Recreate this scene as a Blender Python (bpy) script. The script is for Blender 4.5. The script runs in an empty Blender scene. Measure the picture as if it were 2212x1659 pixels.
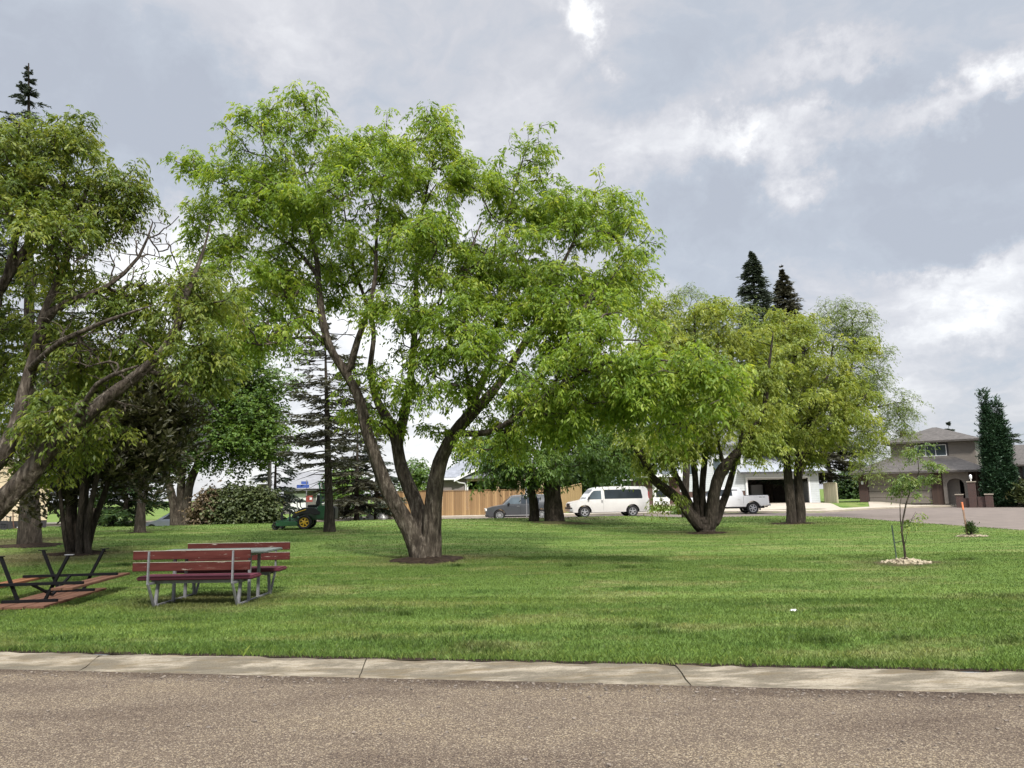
import bpy, bmesh, math, random
import numpy as np
from mathutils import Vector, Matrix

sc = bpy.context.scene
COL = sc.collection
R = math.radians

# ------------------------------------------------------------------ camera
CAM_H, FPX, IW, IH = 1.65, 1580.0, 2212.0, 1659.0
PITCH, ROLL = math.atan(236.5 / FPX), R(1.05)
_F = Vector((0, math.cos(PITCH), math.sin(PITCH)))
_R0 = Vector((1, 0, 0)); _U0 = Vector((0, -math.sin(PITCH), math.cos(PITCH)))
_R = math.cos(ROLL) * _R0 - math.sin(ROLL) * _U0
_U = math.sin(ROLL) * _R0 + math.cos(ROLL) * _U0
cam_d = bpy.data.cameras.new('camera'); cam = bpy.data.objects.new('camera', cam_d); COL.objects.link(cam)
cam_d.sensor_width = 36.0; cam_d.lens = 36.0 * FPX / IW
cam_d.clip_start = 0.1; cam_d.clip_end = 2000
mw = Matrix.Identity(4)
for i in range(3):
    mw[i][0] = _R[i]; mw[i][1] = _U[i]; mw[i][2] = -_F[i]
mw[0][3], mw[1][3], mw[2][3] = 0, 0, CAM_H
cam.matrix_world = mw
sc.camera = cam

def ray(px, py):
    return _F + ((px - IW / 2) / FPX) * _R + ((IH / 2 - py) / FPX) * _U
def at(px, py, Y):                       # the point seen at (px, py) whose distance along +Y is Y
    d = ray(px, py); k = Y / d.y
    return Vector((d.x * k, Y, CAM_H + d.z * k))
def atz(px, py, z):
    d = ray(px, py); k = (z - CAM_H) / d.z
    return Vector((d.x * k, d.y * k, z))

# ------------------------------------------------------------------ world
SUN_EL, SUN_AZ = 46.0, 160.0             # azimuth clockwise from +Y: behind the camera, to the right
EXPOSURE = 0.66
world = bpy.data.worlds.new('World'); sc.world = world; world.use_nodes = True
wt = world.node_tree; wt.nodes.clear()
def wn(t, **k):
    n = wt.nodes.new(t)
    for a, b in k.items(): setattr(n, a, b)
    return n
def wl(a, b): wt.links.new(a, b)
def wmath(op, a, b=None, clamp=False):
    n = wn('ShaderNodeMath', operation=op, use_clamp=clamp)
    for i, v in enumerate((a, b)):
        if v is None: continue
        if isinstance(v, (int, float)): n.inputs[i].default_value = v
        else: wl(v, n.inputs[i])
    return n.outputs[0]
def wvec(op, a, b=None):
    n = wn('ShaderNodeVectorMath', operation=op)
    for i, v in enumerate((a, b)):
        if v is None: continue
        if isinstance(v, (tuple, list, Vector)): n.inputs[i].default_value = tuple(v)
        else: wl(v, n.inputs[i])
    return n.outputs['Value'] if op == 'LENGTH' else n.outputs['Vector']
def wnoise(vec, scale, detail, rough=0.55):
    n = wn('ShaderNodeTexNoise'); wl(vec, n.inputs['Vector'])
    n.inputs['Scale'].default_value = scale; n.inputs['Detail'].default_value = detail; n.inputs['Roughness'].default_value = rough
    return n
dirv = wn('ShaderNodeTexCoord').outputs['Generated']
sep = wn('ShaderNodeSeparateXYZ'); wl(dirv, sep.inputs[0])
zc = wmath('ADD', wmath('MAXIMUM', sep.outputs[2], 0.0), 0.40)
cmb = wn('ShaderNodeCombineXYZ')
wl(wmath('DIVIDE', sep.outputs[0], zc), cmb.inputs[0]); wl(wmath('DIVIDE', sep.outputs[1], zc), cmb.inputs[1])
plane = cmb.outputs[0]
warp = wnoise(plane, 2.6, 5)
pw = wvec('ADD', plane, wvec('SCALE', wvec('SUBTRACT', warp.outputs['Color'], (.5, .5, .5))))
for n in wt.nodes:
    if n.type == 'VECT_MATH' and n.operation == 'SCALE': n.inputs['Scale'].default_value = 0.55
n1 = wnoise(pw, 1.7, 8, 0.55); n2 = wnoise(pw, 5.0, 8, 0.6)
fac = wmath('ADD', wmath('MULTIPLY', wmath('SUBTRACT', n1.outputs['Fac'], .5), 0.95), wmath('ADD', wmath('MULTIPLY', wmath('SUBTRACT', n2.outputs['Fac'], .5), 0.55), .485))
dist = wvec('ADD', dirv, wvec('MULTIPLY', wvec('SUBTRACT', wnoise(dirv, 9, 8, .65).outputs['Color'], (.5, .5, .5)), (.24, .24, .20)))
CLOUD_PATCHES = [ # px, py, radius px, vertical squeeze, strength
 (1245, 48, 60, .9, .30), (1560, 250, 210, 1.9, .10), (1640, 275, 110, 2.2, .24), (1420, 330, 150, 1.6, .14), (1700, 400, 60, .8, .16),
 (1760, 330, 75, 1, .22), (1950, 285, 120, 2.2, .12), (2110, 200, 110, 1.7, .24), (2080, 595, 150, 3.4, .26), (2170, 150, 80, 1.5, .18), (2130, 690, 120, 2, .15),
 (330, 540, 150, 1.0, .26), (640, 170, 120, 1.2, .10), (1800, 115, 110, 3.2, .14), (900, 800, 520, 1.2, .24), (500, 60, 240, 1.6, .05),
 (2000, 760, 200, 4, .12),
 (360, 290, 210, 1.1, -.20), (1850, 480, 400, 2.6, -.16), (2195, 270, 90, 1.0, -.20), (1480, 130, 260, 2.0, -.10), (1930, 180, 150, 2.5, -.1),
 (1560, 420, 200, 2, -.10), (2150, 520, 200, 2.6, -.12), (2120, 770, 160, 4, -.1), (150, 90, 200, 2, -.05), (1700, 310, 45, .8, -.12)]
for (bx, by, br, sq, amp) in CLOUD_PATCHES:
    d0 = ray(bx, by).normalized()
    L = wvec('LENGTH', wvec('MULTIPLY', wvec('SUBTRACT', dist, tuple(d0)), (1, 1, sq)))
    mr = wn('ShaderNodeMapRange', interpolation_type='SMOOTHSTEP'); wl(L, mr.inputs['Value'])
    mr.inputs['From Min'].default_value = 0; mr.inputs['From Max'].default_value = br * 1.5 / FPX
    mr.inputs['To Min'].default_value = amp * 1.2; mr.inputs['To Max'].default_value = 0
    fac = wmath('ADD', fac, mr.outputs[0])
ramp = wn('ShaderNodeValToRGB'); wl(fac, ramp.inputs[0])
els = ramp.color_ramp.elements
els[0].position = .26; els[0].color = (.335, .36, .41, 1)
els[1].position = .86; els[1].color = (.86, .86, .86, 1)
for p, c in ((.40, (.37, .40, .45)), (.50, (.438, .447, .48)), (.60, (.508, .512, .538)), (.72, (.63, .635, .65))):
    e = els.new(p); e.color = (*c, 1)
sky = wn('ShaderNodeTexSky', sky_type='NISHITA', sun_disc=False)
sky.sun_elevation = R(SUN_EL); sky.sun_rotation = R(SUN_AZ)
skys = wvec('MULTIPLY', sky.outputs[0], (.085, .085, .085))
mix = wn('ShaderNodeMix', data_type='RGBA'); mix.inputs[0].default_value = .9
wl(skys, mix.inputs[6]); wl(ramp.outputs[0], mix.inputs[7])
# an overcast sky is brightest overhead
zb = wn('ShaderNodeMapRange', interpolation_type='SMOOTHSTEP'); wl(sep.outputs[2], zb.inputs['Value'])
for k, v in (('From Min', .60), ('From Max', .92), ('To Min', 1.0), ('To Max', 6.5)): zb.inputs[k].default_value = v
bg = wn('ShaderNodeBackground'); wl(mix.outputs[2], bg.inputs[0]); wl(zb.outputs[0], bg.inputs[1])
wl(bg.outputs[0], wn('ShaderNodeOutputWorld').inputs[0])

sun_d = bpy.data.lights.new('sun', 'SUN'); sun = bpy.data.objects.new('sun', sun_d); COL.objects.link(sun)
sun_d.energy = 3.1; sun_d.angle = R(6); sun_d.color = (1, .96, .89)
_sd = Vector((math.sin(R(SUN_AZ)) * math.cos(R(SUN_EL)), math.cos(R(SUN_AZ)) * math.cos(R(SUN_EL)), math.sin(R(SUN_EL))))
sun.rotation_euler = _sd.to_track_quat('Z', 'Y').to_euler(); sun.location = (10, -20, 60)

sc.view_settings.view_transform = 'Standard'; sc.view_settings.look = 'None'
sc.view_settings.exposure = EXPOSURE; sc.view_settings.gamma = 1; sc.view_settings.use_curve_mapping = False
sc.render.engine = 'CYCLES'
try:
    sc.cycles.use_denoising = True; sc.cycles.max_bounces = 8; sc.cycles.diffuse_bounces = 5
    sc.cycles.transmission_bounces = 4; sc.cycles.transparent_max_bounces = 4
    sc.cycles.caustics_reflective = False; sc.cycles.caustics_refractive = False
except Exception: pass

# ------------------------------------------------------------------ materials
def material(name): 
    m = bpy.data.materials.new(name); m.use_nodes = True
    nt = m.node_tree; b = nt.nodes['Principled BSDF']
    return m, nt, b
def nd(nt, t, **k):
    n = nt.nodes.new(t)
    for a, v in k.items(): setattr(n, a, v)
    return n
def tex_noise(nt, vec, scale, detail=4, rough=.6):
    n = nd(nt, 'ShaderNodeTexNoise'); n.inputs['Scale'].default_value = scale
    n.inputs['Detail'].default_value = detail; n.inputs['Roughness'].default_value = rough
    if vec is not None: nt.links.new(vec, n.inputs['Vector'])
    return n.outputs['Fac']
def ramp_of(nt, fac, stops):
    r = nd(nt, 'ShaderNodeValToRGB'); nt.links.new(fac, r.inputs[0]); e = r.color_ramp.elements
    e[0].position, e[0].color = stops[0][0], (*stops[0][1], 1)
    e[1].position, e[1].color = stops[-1][0], (*stops[-1][1], 1)
    for p, c in stops[1:-1]:
        x = e.new(p); x.color = (*c, 1)
    return r.outputs[0]
def mixc(nt, f, a, b, mode='MIX'):
    n = nd(nt, 'ShaderNodeMix', data_type='RGBA', blend_type=mode)
    for i, v in ((0, f), (6, a), (7, b)):
        if isinstance(v, (int, float)): n.inputs[i].default_value = v
        elif isinstance(v, tuple): n.inputs[i].default_value = (*v, 1)
        else: nt.links.new(v, n.inputs[i])
    return n.outputs[2]
def coords(nt, stretch=(1, 1, 1), kind='Object'):
    t = nd(nt, 'ShaderNodeTexCoord'); m = nd(nt, 'ShaderNodeMapping'); m.inputs['Scale'].default_value = stretch
    nt.links.new(t.outputs[kind], m.inputs[0]); return m.outputs[0]
def bump(nt, b, h, strength=.3, dist=.02):
    n = nd(nt, 'ShaderNodeBump'); n.inputs['Strength'].default_value = strength; n.inputs['Distance'].default_value = dist
    nt.links.new(h, n.inputs['Height']); nt.links.new(n.outputs[0], b.inputs['Normal'])
def M(name, c, c2=None, scale=8, rough=.6, metal=0, stretch=(1, 1, 1), bmp=0, bscale=30, coat=0, spec=.5):
    m, nt, b = material(name)
    if c2 is None: c2 = tuple(x * .8 for x in c)
    v = coords(nt, stretch)
    f = tex_noise(nt, v, scale, 6)
    nt.links.new(ramp_of(nt, f, [(.32, c2), (.68, c)]), b.inputs['Base Color'])
    b.inputs['Roughness'].default_value = rough; b.inputs['Metallic'].default_value = metal
    b.inputs['Coat Weight'].default_value = coat; b.inputs['Specular IOR Level'].default_value = spec
    if bmp: bump(nt, b, tex_noise(nt, v, bscale, 6), bmp, .01)
    return m
def lap_siding(name, c, pitch=.18):
    m, nt, b = material(name); v = coords(nt)
    s = nd(nt, 'ShaderNodeSeparateXYZ'); nt.links.new(v, s.inputs[0])
    a = nd(nt, 'ShaderNodeMath', operation='MULTIPLY'); nt.links.new(s.outputs[2], a.inputs[0]); a.inputs[1].default_value = 1 / pitch
    fr = nd(nt, 'ShaderNodeMath', operation='FRACT'); nt.links.new(a.outputs[0], fr.inputs[0])
    gap = ramp_of(nt, fr.outputs[0], [(0, tuple(x * .45 for x in c)), (.10, c), (.9, tuple(min(1, x * 1.04) for x in c)), (1, c)])
    col = mixc(nt, .35, gap, ramp_of(nt, tex_noise(nt, v, 2.5, 4), [(.3, (.6, .6, .6)), (.7, (1, 1, 1))]), 'MULTIPLY')
    nt.links.new(col, b.inputs['Base Color']); b.inputs['Roughness'].default_value = .55
    bump(nt, b, fr.outputs[0], .5, .015); return m
def boards(name, c1, c2, pitch=.14, axis=0):
    m, nt, b = material(name); v = coords(nt)
    s = nd(nt, 'ShaderNodeSeparateXYZ'); nt.links.new(v, s.inputs[0])
    a = nd(nt, 'ShaderNodeMath', operation='MULTIPLY'); nt.links.new(s.outputs[axis], a.inputs[0]); a.inputs[1].default_value = 1 / pitch
    fl = nd(nt, 'ShaderNodeMath', operation='FLOOR'); nt.links.new(a.outputs[0], fl.inputs[0])
    fr = nd(nt, 'ShaderNodeMath', operation='FRACT'); nt.links.new(a.outputs[0], fr.inputs[0])
    wnz = nd(nt, 'ShaderNodeTexWhiteNoise', noise_dimensions='1D'); nt.links.new(fl.outputs[0], wnz.inputs['W'])
    col = ramp_of(nt, wnz.outputs[0], [(0, c1), (1, c2)])
    grain = tex_noise(nt, coords(nt, (14, 14, 1)), 2.0, 6)
    col = mixc(nt, .5, col, ramp_of(nt, grain, [(.25, (.62, .58, .55)), (.7, (1.1, 1.1, 1.1))]), 'MULTIPLY')
    g_ = ramp_of(nt, fr.outputs[0], [(0, (.25, .22, .2)), (.06, (1, 1, 1)), (.95, (1, 1, 1)), (1, (.25, .22, .2))])
    nt.links.new(mixc(nt, 1.0, col, g_, 'MULTIPLY'), b.inputs['Base Color']); b.inputs['Roughness'].default_value = .8
    return m
def brick(name, c1, c2, mortar=(.3, .28, .26), scale=1.0):
    m, nt, b = material(name); t = nd(nt, 'ShaderNodeTexBrick')
    v = coords(nt); s = nd(nt, 'ShaderNodeSeparateXYZ'); nt.links.new(v, s.inputs[0])
    cb = nd(nt, 'ShaderNodeCombineXYZ')
    ad = nd(nt, 'ShaderNodeMath', operation='ADD'); nt.links.new(s.outputs[0], ad.inputs[0]); nt.links.new(s.outputs[1], ad.inputs[1])
    nt.links.new(ad.outputs[0], cb.inputs[0]); nt.links.new(s.outputs[2], cb.inputs[1]); nt.links.new(cb.outputs[0], t.inputs['Vector'])
    t.inputs['Scale'].default_value = scale; t.inputs['Brick Width'].default_value = .21; t.inputs['Row Height'].default_value = .075
    t.inputs['Mortar Size'].default_value = .006
    t.inputs['Color1'].default_value = (*c1, 1); t.inputs['Color2'].default_value = (*c2, 1); t.inputs['Mortar'].default_value = (*mortar, 1)
    nt.links.new(t.outputs[0], b.inputs['Base Color']); b.inputs['Roughness'].default_value = .9; return m
def shingle(name, c1, c2):
    m, nt, b = material(name); v = coords(nt)
    vo = nd(nt, 'ShaderNodeTexVoronoi'); vo.inputs['Scale'].default_value = 5; nt.links.new(coords(nt, (1, 1, 2.5)), vo.inputs['Vector'])
    col = ramp_of(nt, vo.outputs['Color'], [(0, c1), (1, c2)])
    col = mixc(nt, .5, col, ramp_of(nt, tex_noise(nt, v, 1.2, 5), [(.3, (.75, .75, .75)), (.7, (1.1, 1.1, 1.1))]), 'MULTIPLY')
    nt.links.new(col, b.inputs['Base Color']); b.inputs['Roughness'].default_value = .95
    bump(nt, b, vo.outputs['Distance'], .5, .02); return m
def glass(name, c=(.02, .025, .03), rough=.06):
    m, nt, b = material(name); b.inputs['Roughness'].default_value = rough; b.inputs['Specular IOR Level'].default_value = .35
    nt.links.new(ramp_of(nt, tex_noise(nt, coords(nt), .8, 2), [(.35, c), (.7, tuple(x * 1.8 for x in c))]), b.inputs['Base Color']); return m
def paint(name, c, metal=0.0, rough=.3):
    m, nt, b = material(name)
    v = coords(nt)
    nt.links.new(ramp_of(nt, tex_noise(nt, v, 2.2, 6), [(.3, tuple(x * .88 for x in c)), (.7, c)]), b.inputs['Base Color'])
    b.inputs['Metallic'].default_value = metal; b.inputs['Roughness'].default_value = rough; b.inputs['Coat Weight'].default_value = .6
    b.inputs['Coat Roughness'].default_value = .08; return m
def leafmat(name, stops, transl=.38, rough=.5):
    m, nt, b = material(name)
    a = nd(nt, 'ShaderNodeAttribute', attribute_name='tint')
    col = ramp_of(nt, a.outputs['Fac'], stops)
    nt.links.new(col, b.inputs['Base Color']); b.inputs['Roughness'].default_value = rough; b.inputs['Specular IOR Level'].default_value = .35
    t = nd(nt, 'ShaderNodeBsdfTranslucent')
    nt.links.new(mixc(nt, 1.0, col, (1.25, 1.15, .6), 'MULTIPLY'), t.inputs[0])
    mx = nd(nt, 'ShaderNodeMixShader'); mx.inputs[0].default_value = transl
    nt.links.new(b.outputs[0], mx.inputs[1]); nt.links.new(t.outputs[0], mx.inputs[2])
    nt.links.new(mx.outputs[0], nt.nodes['Material Output'].inputs[0]); return m
def barkmat(name, c1, c2, c3):
    m, nt, b = material(name)
    v = coords(nt, (1, 1, .22))
    f = tex_noise(nt, v, 14, 8, .65); f2 = tex_noise(nt, coords(nt), 2.6, 5)
    col = ramp_of(nt, f, [(.3, c1), (.52, c2), (.72, c3)])
    col = mixc(nt, .55, col, ramp_of(nt, f2, [(.3, (.6, .6, .6)), (.7, (1.2, 1.2, 1.15))]), 'MULTIPLY')
    pal = ramp_of(nt, tex_noise(nt, coords(nt, (1, 1, .6)), 5.5, 7, .7), [(.60, (0, 0, 0)), (.70, (.55, .55, .55))])
    col = mixc(nt, pal, col, tuple(min(.4, x * 1.7) for x in c3))
    nt.links.new(col, b.inputs['Base Color']); b.inputs['Roughness'].default_value = .95; b.inputs['Specular IOR Level'].default_value = .1
    vo = nd(nt, 'ShaderNodeTexVoronoi', feature='DISTANCE_TO_EDGE'); vo.inputs['Scale'].default_value = 13
    nt.links.new(v, vo.inputs['Vector'])
    ad = nd(nt, 'ShaderNodeMath', operation='ADD'); nt.links.new(f, ad.inputs[0]); nt.links.new(vo.outputs[0], ad.inputs[1])
    bump(nt, b, ad.outputs[0], .9, .05); return m

# ------------------------------------------------------------------ object helpers
def tag(o, label=None, cat=None, group=None, kind=None):
    if label: o['label'] = label
    if cat: o['category'] = cat
    if group: o['group'] = group
    if kind: o['kind'] = kind
    return o
def thing(name, label, cat, loc=(0, 0, 0), rz=0, group=None):
    o = bpy.data.objects.new(name, None); COL.objects.link(o); o.empty_display_size = .2
    o.location = loc; o.rotation_euler = (0, 0, rz)
    return tag(o, label, cat, group)
def copy_tree(o, parent=None):
    c = o.copy(); COL.objects.link(c)
    if parent is not None: c.parent = parent
    for ch in list(o.children): copy_tree(ch, c)
    return c
def npmesh(name, V, Fc, mat, parent=None, tint=None, smooth=False):
    """V (n,3), Fc (m,k) arrays -> one mesh object"""
    V = np.asarray(V, np.float32); Fc = np.asarray(Fc, np.int32); k = Fc.shape[1]
    me = bpy.data.meshes.new(name); me.vertices.add(len(V)); me.vertices.foreach_set('co', V.ravel())
    me.loops.add(Fc.size); me.loops.foreach_set('vertex_index', Fc.ravel())
    me.polygons.add(len(Fc)); me.polygons.foreach_set('loop_start', np.arange(0, Fc.size, k, dtype=np.int32))
    me.polygons.foreach_set('loop_total', np.full(len(Fc), k, np.int32))
    if smooth: me.polygons.foreach_set('use_smooth', np.ones(len(Fc), bool))
    me.update(calc_edges=True)
    if tint is not None:
        a = me.attributes.new('tint', 'FLOAT', 'FACE'); a.data.foreach_set('value', np.asarray(tint, np.float32))
    me.materials.append(mat)
    o = bpy.data.objects.new(name, me); COL.objects.link(o)
    if parent is not None: o.parent = parent
    return o
class B:
    def __init__(s): s.v = []; s.f = []
    def add(s, vs, fs):
        n = len(s.v); s.v += [tuple(p) for p in vs]; s.f += [tuple(i + n for i in f) for f in fs]; return s
    def box(s, c, d, rot=None):
        vs = [Vector((sx * d[0] / 2, sy * d[1] / 2, sz * d[2] / 2)) for sz in (-1, 1) for sy in (-1, 1) for sx in (-1, 1)]
        if rot is not None: vs = [rot @ p for p in vs]
        vs = [p + Vector(c) for p in vs]
        return s.add(vs, [(0, 2, 3, 1), (4, 5, 7, 6), (0, 1, 5, 4), (2, 6, 7, 3), (0, 4, 6, 2), (1, 3, 7, 5)])
    def bx(s, x0, x1, y0, y1, z0, z1): return s.box(((x0 + x1) / 2, (y0 + y1) / 2, (z0 + z1) / 2), (abs(x1 - x0), abs(y1 - y0), abs(z1 - z0)))
    def bar(s, p0, p1, w, h, up=(0, 0, 1)):
        p0, p1 = Vector(p0), Vector(p1); d = (p1 - p0); L = d.length; d.normalize()
        u = Vector(up)
        if abs(d.dot(u)) > .95: u = Vector((0, 1, 0))
        r = d.cross(u).normalized(); u = r.cross(d)
        m = Matrix((d, r, u)).transposed()
        return s.box((p0 + p1) / 2, (L, w, h), m)
    def tube(s, pts, rad, n=8, cap=True):
        pts = [Vector(p) for p in pts]
        if isinstance(rad, (int, float)): rad = [rad] * len(pts)
        t0 = (pts[1] - pts[0]).normalized(); a = Vector((0, 0, 1)) if abs(t0.z) < .9 else Vector((1, 0, 0))
        u = t0.cross(a).normalized(); rings = []; vs = []
        for i, p in enumerate(pts):
            t = (pts[min(i + 1, len(pts) - 1)] - pts[max(i - 1, 0)]).normalized()
            u = (u - t * u.dot(t)).normalized(); w = t.cross(u)
            rings.append(len(vs))
            for k in range(n):
                an = 2 * math.pi * k / n; vs.append(p + (u * math.cos(an) + w * math.sin(an)) * rad[i])
        fs = []
        for a_, b_ in zip(rings, rings[1:]):
            for k in range(n): fs.append((a_ + k, a_ + (k + 1) % n, b_ + (k + 1) % n, b_ + k))
        if cap: fs.append(tuple(range(n))[::-1]); fs.append(tuple(rings[-1] + k for k in range(n)))
        return s.add(vs, fs)
    def prism(s, poly, a0, a1, axis='y'):
        n = len(poly)
        def P(p, q, a): return {'y': (p, a, q), 'x': (a, p, q), 'z': (p, q, a)}[axis]
        vs = [P(p, q, a0) for p, q in poly] + [P(p, q, a1) for p, q in poly]
        return s.add(vs, [tuple(range(n))[::-1], tuple(range(n, 2 * n))] + [(i, (i + 1) % n, n + (i + 1) % n, n + i) for i in range(n)])
    def lathe(s, prof, n=20, axis='z', c=(0, 0, 0), close=False):
        vs = []
        for r, h in prof:
            for k in range(n):
                a = 2 * math.pi * k / n; x, y = r * math.cos(a), r * math.sin(a)
                p = {'z': (x, y, h), 'y': (x, h, y), 'x': (h, x, y)}[axis]
                vs.append((p[0] + c[0], p[1] + c[1], p[2] + c[2]))
        fs = []; m = len(prof)
        for i in range(m - 1 if not close else m):
            for k in range(n):
                j = (i + 1) % m
                fs.append((i * n + k, i * n + (k + 1) % n, j * n + (k + 1) % n, j * n + k))
        if not close: fs.append(tuple(range(n))[::-1]); fs.append(tuple((m - 1) * n + k for k in range(n)))
        return s.add(vs, fs)
    def build(s, name, mat, parent=None, bevel=0, smooth=False, seg=2):
        me = bpy.data.meshes.new(name); me.from_pydata(s.v, [], s.f)
        bm = bmesh.new(); bm.from_mesh(me); bmesh.ops.recalc_face_normals(bm, faces=bm.faces[:])
        if bevel:
            es = [e for e in bm.edges if len(e.link_faces) == 2 and e.calc_face_angle(0) > .6]
            bmesh.ops.bevel(bm, geom=es, offset=bevel, segments=seg, affect='EDGES', clamp_overlap=True)
        bm.to_mesh(me); bm.free()
        if smooth:
            for p in me.polygons: p.use_smooth = True
            try: me.set_sharp_from_angle(angle=R(38))
            except Exception: pass
        me.materials.append(mat); o = bpy.data.objects.new(name, me); COL.objects.link(o)
        if parent is not None: o.parent = parent
        return o
# ------------------------------------------------------------------ terrain
def ss(a, b, t):
    t = np.clip((np.asarray(t, float) - a) / (b - a), 0, 1); return t * t * (3 - 2 * t)
KB, KF, KS = 7.53, 7.0, -0.167           # kerb back / front line: y = K + KS * x
STREET_Z = -0.05
FARX = [-80, 8, 17, 20.5, 23, 26, 29.2, 34.5, 42.8, 90]
FARY = [57.2, 57.2, 56.8, 55.0, 54.4, 57.0, 59.6, 62.1, 62.6, 62.8]
def far_y(x): return np.interp(x, FARX, FARY)
def near_y(x):                           # park edge along the far street, with the rounded corner
    x = np.asarray(x, float); q = np.clip(x - 14.2, 0, 5)
    return np.where(x > 19.2, 3.0, 41.5 + np.sqrt(np.maximum(25 - q * q, 0)))
def park_d(x, y):                        # > 0 outside the park, on the street
    dx = np.maximum(np.asarray(x, float) - 14.2, 0); dy = np.maximum(np.asarray(y, float) - 41.5, 0)
    return np.hypot(dx, dy) - 5
def gz(x, y):
    x = np.asarray(x, float); y = np.asarray(y, float)
    left = 1 - ss(-4, 6, x)
    z = .30 * ss(16, 30, y) * left * (1 - ss(38, 46, y)) + .02 * np.sin(x * .7) * np.sin(y * .5) * ss(9, 14, y)
    z = z + .15 * ss(36, 44, y) * (1 - ss(6, 12, x)) * ss(-16, -8, x)
    out = ss(-.9, .1, park_d(x, y)) * ss(10, 14, x + y)
    z = z * (1 - out) - .16 * out - .45 * ss(-12, -22, x) * ss(44, 50, y)
    s = y - far_y(x)
    z = z + .17 * ss(.15, .6, s) + .30 * ss(1.8, 5, s)
    return z
def g(x, y): return float(gz(x, y))
def on(px, py, z=None):                  # ground point under a pixel
    zz = 0.0
    for _ in range(6):
        p = atz(px, py, zz); zz = g(p.x, p.y)
    return Vector((p.x, p.y, zz))

# lawn material: mown turf with clipping bands, dry patches and clover
WORN = [(-13.9, 21.3, 3.2), (-18.2, 27.0, 3.0), (-2.0, 19.2, 1.9), (2.8, 43.0, 3.2), (7.6, 29.2, 2.2), (13.4, 35.5, 2.2), (-17.2, 33.8, 1.5), (8.5, 16.3, 1.2), (-7.4, 29.7, 1.4), (-5.0, 12.5, 1.7)]
def lawn_mat(name, near=True):
    m, nt, b = material(name)
    g0 = nd(nt, 'ShaderNodeNewGeometry').outputs['Position']
    def mp(s, rz=0):
        n = nd(nt, 'ShaderNodeMapping'); n.inputs['Scale'].default_value = s; n.inputs['Rotation'].default_value = (0, 0, rz)
        nt.links.new(g0, n.inputs[0]); return n.outputs[0]
    rot = -math.atan(KS)
    bands = tex_noise(nt, mp((.035, .85, 1), rot), 1.0, 5, .6)
    patch = tex_noise(nt, mp((.42, 1.0, 1), rot), 1.0, 6, .65)
    fine = tex_noise(nt, mp((14, 14, 14)), 1.0, 4, .7)
    base = ramp_of(nt, bands, [(.30, (.076, .126, .026)), (.5, (.103, .160, .034)), (.70, (.138, .194, .045))])
    dry = ramp_of(nt, patch, [(.50, (0, 0, 0)), (.70, (.8, .8, .8))])
    col = mixc(nt, dry, base, (.215, .208, .085))
    dk = ramp_of(nt, tex_noise(nt, mp((.9, 1.9, 1), rot), 1.0, 6, .6), [(.55, (1, 1, 1)), (.68, (.50, .60, .48))])
    col = mixc(nt, 1.0, col, dk, 'MULTIPLY')
    nz = nd(nt, 'ShaderNodeTexNoise'); nz.inputs['Scale'].default_value = 1.3; nz.inputs['Detail'].default_value = 6; nt.links.new(g0, nz.inputs['Vector'])
    off = nd(nt, 'ShaderNodeVectorMath', operation='MULTIPLY_ADD'); nt.links.new(nz.outputs['Color'], off.inputs[0]); off.inputs[1].default_value = (2.2, 2.2, 0); nt.links.new(g0, off.inputs[2])
    acc = None
    for (wx, wy, wr) in WORN:                 # thin, trodden turf round the trunks
        sb = nd(nt, 'ShaderNodeVectorMath', operation='SUBTRACT'); nt.links.new(off.outputs[0], sb.inputs[0]); sb.inputs[1].default_value = (wx + 1.1, wy + 1.1, 0)
        ml = nd(nt, 'ShaderNodeVectorMath', operation='MULTIPLY'); nt.links.new(sb.outputs[0], ml.inputs[0]); ml.inputs[1].default_value = (.75, 1, 0)
        ln = nd(nt, 'ShaderNodeVectorMath', operation='LENGTH'); nt.links.new(ml.outputs[0], ln.inputs[0])
        mr = nd(nt, 'ShaderNodeMapRange', interpolation_type='SMOOTHSTEP'); nt.links.new(ln.outputs['Value'], mr.inputs['Value'])
        for k, q in (('From Min', wr * .25), ('From Max', wr), ('To Min', .85 if wr > 2.9 else .5), ('To Max', 0)): mr.inputs[k].default_value = q
        if acc is None: acc = mr.outputs[0]
        else:
            mxm = nd(nt, 'ShaderNodeMath', operation='MAXIMUM'); nt.links.new(acc, mxm.inputs[0]); nt.links.new(mr.outputs[0], mxm.inputs[1]); acc = mxm.outputs[0]
    col = mixc(nt, acc, col, (.105, .088, .045))
    col = mixc(nt, .75, col, ramp_of(nt, fine, [(.25, (.45, .45, .4)), (.55, (1, 1, 1)), (.75, (1.45, 1.4, 1.3))]), 'MULTIPLY')
    if near:
        a = nd(nt, 'ShaderNodeAttribute', attribute_name='tint')
        col = mixc(nt, 1.0, col, ramp_of(nt, a.outputs['Fac'], [(0, (.74, .78, .72)), (.5, (1.06, 1.08, 1.0)), (.88, (1.45, 1.38, 1.15)), (1, (2.1, 1.8, 1.5))]), 'MULTIPLY')
        b.inputs['Roughness'].default_value = .55; b.inputs['Specular IOR Level'].default_value = .3
        nt.links.new(col, b.inputs['Base Color'])
        t = nd(nt, 'ShaderNodeBsdfTranslucent'); nt.links.new(col, t.inputs[0])
        mx = nd(nt, 'ShaderNodeMixShader'); mx.inputs[0].default_value = .3
        nt.links.new(b.outputs[0], mx.inputs[1]); nt.links.new(t.outputs[0], mx.inputs[2])
        nt.links.new(mx.outputs[0], nt.nodes['Material Output'].inputs[0])
    else:
        nt.links.new(col, b.inputs['Base Color']); b.inputs['Roughness'].default_value = .95; b.inputs['Specular IOR Level'].default_value = .1
        bump(nt, b, tex_noise(nt, mp((9, 9, 9)), 1.0, 6, .75), .9, .05)
    return m
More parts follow.
